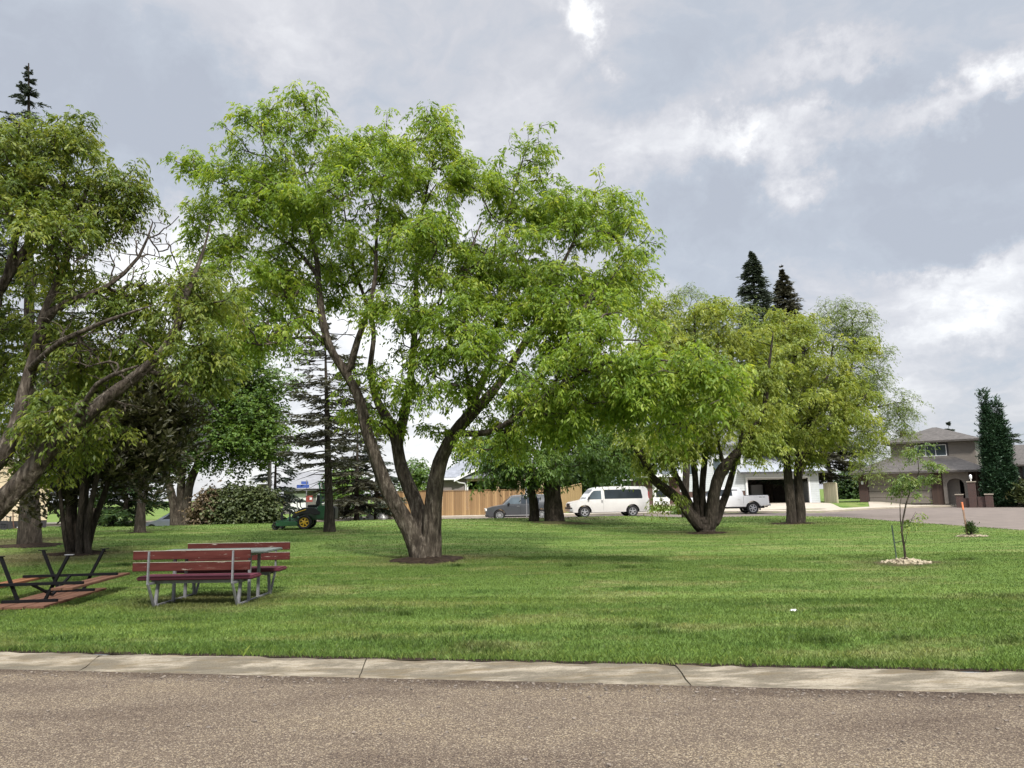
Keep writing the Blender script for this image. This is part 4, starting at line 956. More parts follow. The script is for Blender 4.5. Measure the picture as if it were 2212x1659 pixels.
def picnic_set():
    cx, fy = -5.02, 11.62
    root = thing('picnic_table', 'picnic table standing upright between two maroon bench seats with red board backrests', 'picnic table', (cx, fy, g(cx, fy)), R(-1.5))
    L = .92
    def bench(y0, s, off):                       # s = +1: backrest at low Y, sitter faces +Y
        ox = off
        for z in (.80, .625):
            b = B().bx(ox - L, ox + L, y0 - .02 * s, y0 + .02 * s, z - .065, z + .065).build('backrest_board', wred_m, root, bevel=.006)
            B().bx(ox - L, ox + L, y0 - .019, y0 + .019, z + .0655, z + .0700).build('bare_edge', edge_m, b)
        B().bx(ox - L, ox + L, y0 + .10 * s, y0 + .52 * s, .405, .465).build('seat', seat_m, root, bevel=.018, smooth=True)
        B().bar((ox - .72, y0 + .22 * s, .375), (ox + .72, y0 + .22 * s, .375), .05, .05).bar((ox - .72, y0 + .42 * s, .375), (ox + .72, y0 + .42 * s, .375), .05, .05).build('seat_rail', galv_m, root)
        for sx in (-.66, .66):
            x = ox + sx
            f = B()
            f.bar((x, y0 - .03 * s, .86), (x, y0 - .03 * s, .36), .045, .025, (1, 0, 0)).bar((x, y0 - .03 * s, .375), (x, y0 + .20 * s, .0), .045, .03, (1, 0, 0))
            f.bar((x, y0 - .03 * s, .37), (x, y0 + .46 * s, .355), .04, .035)
            f.build('back_post', galv_m, root, bevel=.004)
            B().bar((x, y0 + .30 * s, .36), (x, y0 + .235 * s, .0), .045, .045, (1, 0, 0)).build('leg', galv_m, root, bevel=.004)
    bench(0, 1, 0); bench(1.72, -1, .045)
    B().bx(-L + .02, L + .08, .50, 1.24, .775, .81).build('tabletop', ttop_m, root, bevel=.01)
    for x in (-.62, .70): B().bar((x, .55, .75), (x, 1.2, .75), .05, .045).build('top_rail', galv_m, root)
    for x in (-.58, .66):
        for y in (.66, 1.06): B().bx(x - .022, x + .022, y - .022, y + .022, 0, .76).build('leg', galv_m, root, bevel=.004)
    for x in (-.62, .69): B().bar((x, .22, .02), (x, 1.52, .02), .035, .03).build('ground_rail', galv_m, root)
picnic_set()

terra_m = M('terracotta_plank', (.14, .074, .049), (.09, .046, .031), 4, .9, spec=.06, stretch=(5, .5, 5), bmp=.3, bscale=20)
orange_m = M('orange_plank', (.22, .105, .052), (.14, .063, .034), 4, .9, spec=.06, stretch=(5, .5, 5), bmp=.3, bscale=20)
blk_m = M('black_steel', (.008, .008, .009), (.005, .005, .006), 6, .8, 0, spec=.1)
def flipped_table():
    root = thing('picnic_table', 'wooden picnic table lying upside down with its black steel legs in the air', 'picnic table', (-7.93, 12.85, g(-7.93, 12.85)), R(7))
    Lh = 1.16
    for k in range(3):
        x = -.30 + k * .30; B().bx(x - .142, x + .142, -Lh, Lh, .008, .048).build('top_plank', terra_m, root, bevel=.005)
    for s in (-1, 1):
        for k in range(2):
            x = s * (.60 + k * .165); B().bx(x - .076, x + .076, -Lh, Lh, .275, .313).build('seat_plank', orange_m if s < 0 else terra_m, root, bevel=.005)
    for y in (-.68, .68):
        f = B().bar((-.42, y, .072), (.42, y, .072), .05, .045).bar((-.80, y, .338), (.80, y, .338), .05, .045); f.build('cross_bar', blk_m, root, bevel=.004)
        for s in (-1, 1):
            leg = B().bar((s * .20, y + .05, .06), (s * .52, y + .05, .78), .045, .05, (0, 1, 0)).build('leg', blk_m, root, bevel=.004)
            B().box((s * .53, y + .05, .785), (.13, .06, .012)).build('foot_plate', galv_m if s > 0 and y < 0 else blk_m, leg)
    B().bar((0, -.66, .33), (.02, .0, .08), .035, .035).bar((0, .66, .33), (.02, .0, .08), .035, .035).build('brace', blk_m, root)
flipped_table()

# ------------------------------------------------------------------ wheels and vehicles
tyre_m = M('tyre_rubber', (.02, .02, .021), (.012, .012, .013), 6, .85)
rim_m = M('alloy_rim', (.55, .56, .58), (.45, .46, .48), 5, .3, .7)
dark_m = M('black_plastic', (.02, .02, .022), (.014, .014, .015), 6, .6)
void_m = M('dark_interior', (.012, .012, .013), (.008, .008, .009), 3, .9)
glass_m = glass('tinted_glass'); glass2_m = glass('clear_glass', (.055, .07, .08))
redlamp_m = paint('red_lens', (.35, .02, .02)); lamp_m = paint('lamp_lens', (.75, .75, .72)); amber_m = paint('amber_lens', (.6, .25, .05))
yellow_m = paint('yellow_rim', (.75, .46, .03))
def wheel(parent, x, y, z, r, w, s, spokes=6, rm=None, name='wheel', dish=.55):
    """axle along Y; s = +1/-1 the outer side"""
    root = bpy.data.objects.new(name, None); COL.objects.link(root); root.parent = parent; root.location = (x, y, z); root.empty_display_size = .1
    ri = r * .66; h = w / 2
    B().lathe([(ri, -h * .8), (r * .9, -h), (r * .985, -h * .75), (r, -h * .3), (r, h * .3), (r * .985, h * .75), (r * .9, h), (ri, h * .8), (ri * .97, 0)], 28, 'y', close=True).build('tyre', tyre_m, root, smooth=True)
    b = B(); yo = s * h * .62
    b.lathe([(ri * .985, yo - s * .03), (ri * .99, yo + s * .015), (ri * .88, yo + s * .012), (ri * .86, yo - s * .04)], 28, 'y', close=True)
    b.lathe([(.001, yo - s * .02), (ri * .26, yo - s * .01), (ri * .24, yo + s * .02), (.001, yo + s * .025)], 14, 'y')
    for k in range(spokes):
        a = 2 * math.pi * (k + .25) / spokes; u = Vector((math.cos(a), 0, math.sin(a)))
        b.bar(u * ri * .2 + Vector((0, yo, 0)), u * ri * .92 + Vector((0, yo - s * .01, 0)), ri * (1.25 / spokes + .06), .022, (0, 1, 0))
    b.build('rim', rm or rim_m, root, smooth=False)
    B().lathe([(.001, yo - s * .09), (ri * .86, yo - s * .09), (ri * .86, yo - s * .07), (.001, yo - s * .07)], 20, 'y').build('brake_disc', dark_m, root)
    return root
def shell(poly, W, wfun, cuts_z, cuts_x, name, mat, parent, bevel=.035, arches=()):
    """side profile (x, z) with round wheel arches, swept across the width and shaped by wfun(x, z)"""
    bm = bmesh.new()
    vs = [bm.verts.new((x, -1, z)) for x, z in poly]; f = bm.faces.new(vs)
    ex = bmesh.ops.extrude_face_region(bm, geom=[f]); bmesh.ops.translate(bm, vec=(0, 2, 0), verts=[v for v in ex['geom'] if isinstance(v, bmesh.types.BMVert)])
    for z in cuts_z: bmesh.ops.bisect_plane(bm, geom=bm.verts[:] + bm.edges[:] + bm.faces[:], plane_co=(0, 0, z), plane_no=(0, 0, 1))
    for x in cuts_x: bmesh.ops.bisect_plane(bm, geom=bm.verts[:] + bm.edges[:] + bm.faces[:], plane_co=(x, 0, 0), plane_no=(1, 0, 0))
    for v in bm.verts: v.co.y = math.copysign(W / 2 * wfun(v.co.x, v.co.z), v.co.y)
    bmesh.ops.recalc_face_normals(bm, faces=bm.faces[:])
    if bevel:
        es = [e for e in bm.edges if len(e.link_faces) == 2 and e.calc_face_angle(0) > .9 and abs(e.verts[0].co.y - e.verts[1].co.y) < .25]
        bmesh.ops.bevel(bm, geom=es, offset=bevel, segments=3, affect='EDGES', clamp_overlap=True)
    me = bpy.data.meshes.new(name); bm.to_mesh(me); bm.free()
    for p in me.polygons: p.use_smooth = True
    try: me.set_sharp_from_angle(angle=R(32))
    except Exception: pass
    me.materials.append(mat); o = bpy.data.objects.new(name, me); COL.objects.link(o); o.parent = parent; return o
def pane(poly, W, wfun, s, name, mat, parent, lift=.006, cuts_z=(), th=.012):
    """flat panel on the body side s (-1: towards -Y)"""
    bm = bmesh.new(); vs = [bm.verts.new((x, 0, z)) for x, z in poly]; f = bm.faces.new(vs)
    for z in cuts_z: bmesh.ops.bisect_plane(bm, geom=bm.verts[:] + bm.edges[:] + bm.faces[:], plane_co=(0, 0, z), plane_no=(0, 0, 1))
    ex = bmesh.ops.extrude_face_region(bm, geom=bm.faces[:]); new = set(v for v in ex['geom'] if isinstance(v, bmesh.types.BMVert))
    for v in bm.verts: v.co.y = s * (W / 2 * wfun(v.co.x, v.co.z) + (lift if v in new else lift - th))
    bmesh.ops.recalc_face_normals(bm, faces=bm.faces[:])
    me = bpy.data.meshes.new(name); bm.to_mesh(me); bm.free(); me.materials.append(mat)
    o = bpy.data.objects.new(name, me); COL.objects.link(o); o.parent = parent; return o
def arch(cx, r, z0, zc, n=9):            # arch points from front to back along the sill at z0
    a0 = math.asin(max(-1, min(1, (z0 - zc) / r)))
    return [(cx - r * math.cos(a), zc + r * math.sin(a)) for a in [a0 + (math.pi - 2 * a0) * i / n for i in range(n + 1)]]

def van():
    p = at(1228, 1100, 53.2); q = at(1394, 1100, 53.9)
    z = g(p.x, p.y) + .03; L = 5.7
    root = thing('passenger_van', 'silver passenger van parked in the far street with tinted side windows', 'van', (p.x, p.y, z), math.atan2(q.y - p.y, q.x - p.x))
    W = 2.02
    def wf(x, z):
        w = 1.0
        if z > 1.2: w -= .16 * min(1, (z - 1.2) / .95)
        if z < .75: w -= .05 * (.75 - z) / .4
        if x < .9: w -= .16 * ((.9 - x) / .9) ** 2
        if x > 5.3: w -= .05 * (x - 5.3) / .4
        return w
    m = paint('van_silver', (.70, .685, .66), .15, .3)
    prof = [(0.02, .42), (0, .62), (.02, .98), (.12, 1.07), (.45, 1.14), (1.02, 1.24), (1.30, 1.62), (1.62, 1.97), (1.85, 2.08), (2.3, 2.14), (3.6, 2.16), (5.3, 2.13), (5.55, 2.06), (5.63, 1.85), (5.70, 1.2), (5.70, .5), (5.62, .36)]
    sill = arch(4.46, .50, .36, .40) ; sill2 = arch(.98, .50, .36, .40)
    poly = prof + sill[::-1] + sill2[::-1] + [(.2, .36)]
    body = shell(poly, W, wf, [.6, .8, 1.0, 1.22, 1.6, 1.9], [.25, .5, .9, 1.6, 2.3, 3.2, 4.2, 5.3], 'body', m, root)
    for s in (-1, 1):
        pane([(2.44, 1.28), (5.16, 1.28), (5.20, 1.36), (5.12, 1.88), (5.02, 1.93), (2.50, 1.93), (2.42, 1.86)], W, wf, s, 'side_window', glass_m, root, cuts_z=(1.4, 1.6, 1.8))
        pane([(1.16, 1.26), (2.2, 1.27), (2.2, 1.88), (1.68, 1.87), (1.50, 1.72)], W, wf, s, 'door_window', glass2_m, root, cuts_z=(1.45, 1.65))
        pane([(2.33, .42), (2.335, .42), (2.345, 1.9), (2.33, 1.9)], W, wf, s, 'door_gap', dark_m, root, cuts_z=(.8, 1.2, 1.6), lift=.003)
        pane([(.30, .93), (5.6, .95), (5.6, .985), (.30, .965)], W, wf, s, 'side_moulding', m, root, lift=.018, cuts_z=())
        B().box((2.23, s * (W / 2 + .02), 1.12), (.06, .03, .2)).build('door_handle', dark_m, root, bevel=.008)
        B().box((1.28, s * (W / 2 + .10), 1.36), (.10, .2, .22)).build('side_mirror', dark_m, root, bevel=.03)
        B().bx(5.64, 5.712, s * .80, s * .95, 1.15, 1.75).build('tail_lamp', redlamp_m, root, bevel=.01)
        B().bx(-.03, .06, s * .56, s * .84, .80, .98).build('headlight', lamp_m, root, bevel=.012)
    B().prism([(1.10, 1.29), (1.60, 1.94), (1.575, 1.965), (1.06, 1.30)], -.80, .80).build('windshield', glass_m, root)
    B().bx(-.015, .05, -.54, .54, .74, 1.0).build('grille', dark_m, root)
    B().bx(-.10, .14, -.94, .94, .44, .62).build('front_bumper', rim_m, root, bevel=.03); B().bx(-.104, .10, -.93, .93, .62, .72).build('bumper_pad', dark_m, root, bevel=.02)
    B().bx(5.66, 5.84, -.95, .95, .46, .62).build('rear_bumper', rim_m, root, bevel=.03)
    B().bx(5.66, 5.716, -.78, .78, 1.35, 1.9).build('rear_window', glass_m, root)
    B().bx(.2, 5.5, -.84, .84, .33, .5).build('underbody', void_m, root)
    for x in (.98, 4.46):
        for s in (-1, 1): wheel(root, x, s * .86, .39, .39, .25, s, 5)
def suv():
    p = at(1048, 1100, 53.0); q = at(1188, 1100, 53.4); z = g(p.x, p.y) - .06
    L = 5.1; root = thing('parked_wagon', 'dark grey wagon with silver roof parked before the cedar fence', 'car', (p.x, p.y, z), math.atan2(q.y - p.y, q.x - p.x))
    W = 1.93
    def wf(x, z):
        w = 1.0
        if z > 1.05: w -= .20 * min(1, (z - 1.05) / .65)
        if z < .6: w -= .05 * (.6 - z) / .35
        if x < .9: w -= .18 * ((.9 - x) / .9) ** 2
        if x > 4.6: w -= .07 * (x - 4.6) / .5
        return w
    m = paint('wagon_grey', (.062, .066, .074), .1, .3); sil = paint('wagon_silver_roof', (.58, .58, .58), .4, .3)
    prof = [(.06, .26), (0, .45), (.0, .72), (.08, .86), (.5, .98), (1.20, 1.10), (1.46, 1.36), (1.76, 1.65), (2.0, 1.72), (3.4, 1.77), (4.75, 1.74), (4.93, 1.65), (5.05, 1.05), (5.1, .9), (5.1, .4), (5.0, .27)]
    poly = prof + arch(3.96, .43, .27, .36)[::-1] + arch(.97, .43, .27, .36)[::-1] + [(.3, .25)]
    shell(poly, W, wf, [.45, .7, .95, 1.06, 1.3, 1.5], [.25, .5, .9, 1.6, 2.3, 3.2, 4.2, 4.7], 'body', m, root)
    B().prism([(1.85, 1.70), (2.1, 1.745), (3.4, 1.795), (4.72, 1.77), (4.88, 1.70), (4.72, 1.735), (3.4, 1.75), (2.1, 1.715)], -.74, .74).build('roof_panel', sil, root, bevel=.008)
    for s in (-1, 1):
        pane([(1.36, 1.14), (2.42, 1.14), (2.42, 1.61), (1.86, 1.59)], W, wf, s, 'door_window', glass2_m, root, cuts_z=(1.3, 1.45))
        pane([(2.50, 1.14), (3.42, 1.15), (3.42, 1.63), (2.50, 1.615)], W, wf, s, 'door_window', glass_m, root, cuts_z=(1.3, 1.45))
        pane([(3.50, 1.15), (4.84, 1.16), (4.76, 1.60), (3.50, 1.63)], W, wf, s, 'rear_side_window', glass_m, root, cuts_z=(1.3, 1.45))
        pane([(1.36, .32), (3.55, .32), (3.55, .38), (1.36, .38)], W, wf, s, 'chrome_strip', rim_m, root, lift=.012)
        for x in (2.44, 3.46): pane([(x, .4), (x + .012, .4), (x + .012, 1.08), (x, 1.08)], W, wf, s, 'door_gap', dark_m, root, lift=.003, cuts_z=(.6, .9))
        for x in (2.28, 3.3): B().box((x, s * (W / 2 + .012), .98), (.18, .03, .03)).build('door_handle', rim_m, root, bevel=.006)
        B().box((1.62, s * (W / 2 + .06), 1.17), (.14, .2, .14)).build('side_mirror', dark_m, root, bevel=.03)
        B().bx(-.02, .14, s * .52, s * .82, .68, .84).build('headlight', lamp_m, root, bevel=.012)
        B().bx(5.02, 5.11, s * .72, s * .88, .85, 1.1).build('tail_lamp', redlamp_m, root, bevel=.01)
    B().prism([(1.26, 1.14), (1.74, 1.62), (1.72, 1.65), (1.22, 1.15)], -.74, .74).build('windshield', glass_m, root)
    B().bx(-.02, .05, -.5, .5, .62, .80).build('grille', rim_m, root); B().bx(.02, .2, -.84, .84, .26, .42).build('front_bumper', dark_m, root, bevel=.02)
    B().bx(.2, 4.9, -.80, .80, .22, .42).build('underbody', void_m, root)
    for x in (.97, 3.96):
        for s in (-1, 1): wheel(root, x, s * .82, .37, .37, .24, s, 10)
def pickup():
    q = at(1651, 1080, 54.6); p = at(1478, 1080, 54.6); z = g(q.x, q.y) + .04
    L = 5.89; root = thing('pickup_truck', 'white crew cab pickup with its tail toward the open garage', 'pickup truck', (q.x - L, q.y, z), 0)
    W = 2.02
    m = paint('pickup_white', (.80, .80, .80), 0, .25)
    def wf(x, z):
        w = 1.0
        if z > 1.15 and x < 4.0: w -= .20 * min(1, (z - 1.15) / .75)
        if z < .7: w -= .05 * (.7 - z) / .4
        if x < .8: w -= .12 * ((.8 - x) / .8) ** 2
        return w
    prof = [(.03, .50), (0, .75), (.02, 1.08), (.12, 1.17), (1.55, 1.27), (1.85, 1.55), (2.25, 1.86), (2.5, 1.93), (3.5, 1.95), (3.85, 1.90), (4.02, 1.60), (4.08, 1.30), (5.82, 1.32), (5.89, 1.22), (5.89, .72), (5.86, .62), (5.4, .56)]
    poly = prof + arch(4.72, .52, .52, .42)[::-1] + arch(1.03, .52, .52, .42)[::-1] + [(.3, .5)]
    shell(poly, W, wf, [.7, .9, 1.15, 1.4, 1.7], [.3, .8, 1.55, 2.3, 3.2, 4.05, 5.2], 'body', m, root)
    for s in (-1, 1):
        pane([(1.86, 1.30), (2.72, 1.31), (2.72, 1.78), (2.34, 1.77)], W, wf, s, 'door_window', glass_m, root, cuts_z=(1.5, 1.65))
        pane([(2.82, 1.31), (3.72, 1.32), (3.66, 1.76), (2.82, 1.78)], W, wf, s, 'door_window', glass_m, root, cuts_z=(1.5, 1.65))
        for x in (2.76, 4.045): pane([(x, .62), (x + .014, .62), (x + .014, 1.28), (x, 1.28)], W, wf, s, 'door_gap', dark_m, root, lift=.003, cuts_z=(.8, 1.1))
        for x in (2.6, 3.75): B().box((x, s * (W / 2 + .014), 1.10), (.2, .03, .04)).build('door_handle', m, root, bevel=.008)
        pane([(4.30, .60), (5.14, .60), (5.10, .82), (4.98, .95), (4.72, 1.0), (4.46, .95), (4.34, .82)], W, wf, s, 'arch_lip', m, root, lift=.012, cuts_z=(.7, .85)) if False else None
        B().bx(5.80, 5.90, s * .84, s * 1.006, .92, 1.25).build('tail_lamp', redlamp_m, root, bevel=.012)
        B().box((1.95, s * (W / 2 + .12), 1.42), (.12, .2, .24)).build('side_mirror', dark_m, root, bevel=.03)
        # dark off-road decal shapes on the box side
        pane([(5.20, 1.17), (5.38, 1.17), (5.36, 1.21), (5.18, 1.21)], W, wf, s, 'box_decal', dark_m, root, lift=.003); pane([(5.44, 1.17), (5.62, 1.17), (5.60, 1.21), (5.42, 1.21)], W, wf, s, 'box_decal', galv_m, root, lift=.003)
        B().bx(1.6, 4.0, s * .93, s * 1.03, .42, .47).build('running_board', dark_m, root, bevel=.01)
        B().bx(5.22, 5.26, s * .78, s * 1.0, .26, .62).build('mud_flap', dark_m, root)
    B().bx(5.86, 6.02, -.96, .96, .55, .72).build('rear_bumper', rim_m, root, bevel=.02); B().bx(5.9, 6.1, -.06, .06, .44, .52).build('tow_hitch', dark_m, root)
    B().bx(4.15, 5.82, -.85, .85, 1.322, 1.335).build('bed_cover', dark_m, root)
    B().bx(-.02, .06, -.62, .62, .82, 1.1).build('grille', rim_m, root); B().bx(-.08, .16, -.97, .97, .48, .68).build('front_bumper', rim_m, root, bevel=.03)
    B().prism([(1.62, 1.32), (2.18, 1.82), (2.16, 1.85), (1.58, 1.33)], -.78, .78).build('windshield', glass_m, root)
    B().bx(.3, 5.6, -.80, .80, .40, .60).build('underbody', void_m, root)
    for x in (1.03, 4.72):
        for s in (-1, 1): wheel(root, x, s * .86, .42, .42, .27, s, 6)
def hatch():
    q = at(388, 1118, 50.5); z = g(q.x, q.y)
    root = thing('parked_car', 'pale blue silver car half hidden behind the poplar trunks', 'car', (q.x - 2.4, q.y, z), R(4)); W = 1.76
    m = paint('car_pale_blue', (.56, .62, .70), .3, .25)
    def wf(x, z):
        w = 1.0
        if z > .92: w -= .24 * min(1, (z - .92) / .5)
        if x < .8: w -= .25 * ((.8 - x) / .8) ** 2
        return w
    prof = [(.05, .25), (0, .45), (.06, .66), (.5, .78), (1.15, .92), (1.55, 1.18), (1.95, 1.40), (2.4, 1.47), (3.3, 1.44), (3.95, 1.1), (4.3, 1.0), (4.4, .8), (4.4, .4), (4.3, .27)]
    shell(prof + arch(3.45, .36, .25, .31)[::-1] + arch(.85, .36, .25, .31)[::-1] + [(.3, .24)], W, wf, [.45, .7, .93, 1.15, 1.3], [.25, .5, .9, 1.6, 2.4, 3.2, 4.0], 'body', m, root)
    for s in (-1, 1):
        pane([(1.50, .97), (2.3, .98), (2.3, 1.36), (1.98, 1.33)], W, wf, s, 'door_window', glass_m, root, cuts_z=(1.15,)); pane([(2.38, .98), (3.55, 1.02), (3.15, 1.36), (2.38, 1.37)], W, wf, s, 'door_window', glass_m, root, cuts_z=(1.15,))
        B().bx(-.0, .2, s * .42, s * .68, .56, .70).build('headlight', lamp_m, root, bevel=.02)
    B().prism([(1.24, .96), (1.90, 1.375), (1.88, 1.40), (1.2, .97)], -.62, .62).build('windshield', glass2_m, root)
    B().bx(.02, .2, -.74, .74, .25, .44).build('front_bumper', dark_m, root, bevel=.02); B().bx(.2, 4.2, -.7, .7, .2, .4).build('underbody', void_m, root)
    for x in (.85, 3.45):
        for s in (-1, 1): wheel(root, x, s * .74, .31, .31, .2, s, 5)
van(); suv(); pickup(); hatch()

def mower():
    p = at(662, 1141, 32.2); z = g(p.x, p.y)
    root = thing('ride_on_mower', 'green ride on mower with yellow wheel hubs and a roll bar parked on the lawn', 'mower', (p.x, p.y, z), R(4))
    gm = paint('mower_green', (.020, .105, .042), 0, .35); lg = paint('deck_green', (.10, .25, .16), 0, .45); yl = yellow_m
    # x: -1.3 front (left) .. +1.2 rear
    deck = B().prism([(-1.10, .16), (-1.14, .28), (-.95, .36), (-.30, .36), (-.22, .28), (-.22, .16)], -.80, .80).build('mower_deck', gm, root, bevel=.02)
    B().prism([(-.78, .37), (-.74, .52), (-.32, .52), (-.28, .37)], -.34, .34).build('foot_plate', lg, root, bevel=.015)
    for s in (-1, 1):
        B().bar((-1.16, s * .55, .36), (-.70, s * .40, .40), .06, .05).bar((-1.16, s * .55, .36), (-1.16, s * .55, .24), .05, .05).build('caster_arm', gm, root, bevel=.006)
        wheel(root, -1.17, s * .55, .16, .16, .13, s, 3, dark_m, 'caster_wheel')
        wheel(root, .02, s * .52, .30, .30, .28, s, 6, yl, 'drive_wheel')
        # bodywork over the wheels
        B().prism([(-.52, .46), (-.50, .58), (-.30, .78), (-.02, .92), (.45, .90), (.72, .74), (.70, .58), (.42, .60), (.28, .66), (-.05, .64), (-.34, .52)], s * .36, s * .64).build('fender', dark_m, root, bevel=.025)
        B().bar((-.36, s * .655, .70), (.10, s * .655, .84), .012, .03).build('fender_stripe', yl, root)
        B().tube([(-.18, s * .30, .80), (-.34, s * .32, .95), (-.36, s * .30, 1.10), (-.26, s * .22, 1.30)], .022, 8).build('control_lever', dark_m, root, smooth=True)
    B().prism([(-.25, .40), (-.25, .78), (.30, .92), (1.0, .88), (1.12, .50), (1.05, .36)], -.36, .36).build('engine_hood', gm, root, bevel=.03)
    B().prism([(.50, .42), (.54, .96), (.78, 1.0), (.98, .92), (1.0, .42)], -.62, .62).build('fuel_tank', gm, root, bevel=.05, smooth=True)
    B().bx(.98, 1.28, -.40, .40, .38, .92).build('engine', dark_m, root, bevel=.04)
    B().prism([(.02, .92), (.04, 1.02), (.50, 1.04), (.52, .92)], -.26, .26).build('seat', dark_m, root, bevel=.04, smooth=True)
    B().prism([(.40, 1.0), (.46, 1.42), (.56, 1.45), (.60, 1.0)], -.24, .24).build('seat_back', dark_m, root, bevel=.05, smooth=True)
    B().bx(.44, .60, -.14, .14, 1.42, 1.50).build('headrest', lamp_m, root, bevel=.03)
    B().tube([(.70, -.46, .90), (.66, -.46, 1.5), (.60, -.44, 1.86), (.58, -.34, 2.0), (.57, 0, 2.03), (.58, .34, 2.0), (.60, .44, 1.86), (.66, .46, 1.5), (.70, .46, .90)], .034, 8).build('roll_bar', gm, root, smooth=True)
    B().bx(-1.0, -.9, -.5, -.44, .36, .74).bx(-.66, -.60, -.42, -.36, .36, .80).build('deck_lift', dark_m, root)
mower()

# ------------------------------------------------------------------ fences, signs, poles
cedar_m = boards('cedar_boards', (.20, .115, .048), (.40, .255, .118), .16, 0)
cedar2_m = boards('lit_cedar_boards', (.37, .24, .11), (.46, .315, .15), .14, 0)  # lighter copy of the cedar: brighter light on the turned section, painted in
grey_m = boards('weathered_boards', (.26, .25, .235), (.36, .35, .33), .14, 0)
beige_m = boards('beige_boards', (.47, .42, .30), (.53, .47, .34), .2, 0)
def fence(name, label, p0, p1, h, mat, dz=0.0, top=True, postx=2.4):
    p0, p1 = Vector(p0), Vector(p1); d = p1 - p0; L = math.hypot(d.x, d.y)
    root = thing(name, label, 'fence', (p0.x, p0.y, p0.z), math.atan2(d.y, d.x))
    n = max(2, int(L / .14)); b = B(); rr = random.Random(int(L * 10))
    for i in range(n):
        x0, x1 = L * i / n, L * (i + 1) / n; zz = dz * (x0 / L); y = rr.uniform(0, .006)
        b.bx(x0 + .003, x1 - .003, -.012 + y, .010 + y, zz - .35, zz + h + rr.uniform(-.012, .0))
    b.build('board_panel', mat, root)
    if top: B().bar((0, .0, h + .03), (L, .0, dz + h + .03), .13, .035).build('top_rail', mat, root)
    k = max(1, int(L / postx))
    for i in range(k + 1):
        x = L * i / k; B().bx(x - .045, x + .045, .013, .11, -.3, h + dz * x / L).build('post', mat, root)
    return root
a = at(812, 1100, 57.9); b_ = at(1206, 1100, 57.9); a.z = g(a.x, a.y) - .02; b_.z = g(b_.x, b_.y) - .02
fence('cedar_fence', 'long new cedar board fence running behind the grey wagon', a, b_, 1.95, cedar_m)
c_ = at(1258, 1100, 66); c_.z = b_.z
fence('cedar_fence', 'shorter pale cedar fence turning back behind the silver van', b_ + Vector((.08, .02, 0)), c_, 1.96, cedar2_m, dz=.45)
a = at(773, 1100, 66); b_ = at(793, 1100, 66.2); a.z = b_.z = g(a.x, a.y)
fence('wooden_fence', 'short weathered grey board fence right of the pine trunk', a, b_, 1.35, grey_m, top=False)
a = at(1782, 1090, 66.8); b_ = at(1809, 1090, 65.6); a.z = g(a.x, a.y); b_.z = a.z
fence('board_gate', 'tall beige board gate panel right of the open garage', a, b_, 1.75, beige_m, top=True)

white_m = M('white_paint', (.74, .74, .73), (.66, .66, .66), 3, .5)
def sign_post():
    p = on(1138, 1120); p = at(1138, 1116, 50.5); z = g(p.x, p.y)
    root = thing('sign_post', 'narrow grey sign seen edge on atop a thin steel post beside the grey wagon', 'sign', (p.x, p.y, z - .1), R(0))
    B().bx(-.03, .03, -.03, .03, 0, 2.05).build('post', galv_m, root)
    B().box((0, -.05, 1.98), (.17, .02, .62), Matrix.Rotation(0, 3, 'Z')).build('sign_panel', M('sign_back', (.55, .56, .56), (.48, .48, .49), 3, .5, .3), root, bevel=.02)
sign_post()
def street_sign():
    p = at(661, 1116, 51.0); z = g(p.x, p.y)
    root = thing('street_sign', 'street corner post with blue name blades over a red sign behind the mower', 'sign', (p.x, p.y, z), 0)
    B().bx(-.03, .03, -.03, .03, 0, 3.05).build('post', galv_m, root)
    blue = M('blue_sign', (.05, .10, .36), (.04, .08, .30), 3, .5); redm = M('red_sign', (.27, .06, .045), (.22, .05, .04), 3, .5)
    B().box((-.25, -.04, 2.62), (.86, .02, .22)).build('name_blade', blue, root); B().box((-.12, -.065, 2.86), (.5, .02, .2), Matrix.Rotation(R(35), 3, 'Z')).build('name_blade', blue, root)
    sp = B().bx(0, .44, -.07, -.05, 1.55, 1.98).build('stop_panel', redm, root)
    B().box((.32, -.08, 1.78), (.15, .015, .17)).build('white_patch', white_m, sp)
street_sign()
def pole():
    p = at(581, 1126, 49.5); z = g(p.x, p.y); pm = M('weathered_pole', (.24, .225, .20), (.16, .15, .135), 6, .9, stretch=(1, 1, .2))
    root = thing('utility_pole', 'weathered grey wooden utility pole with a short crossarm behind the mower', 'utility pole', (p.x, p.y, z), 0)
    B().tube([(0, 0, -.2), (-.05, 0, 3.0), (-.12, 0, 7.0)], [.15, .13, .11], 10).build('pole', pm, root, smooth=True)
    B().bx(-.85, .12, -.07, .07, 2.78, 2.92).build('crossarm', pm, root)
    for x in (-.14, .16): B().bx(x - .03, x + .03, -.30, -.24, -.1, 1.5).build('guard_post', galv_m, root)
pole()
def planted(px, py, seed):
    pass
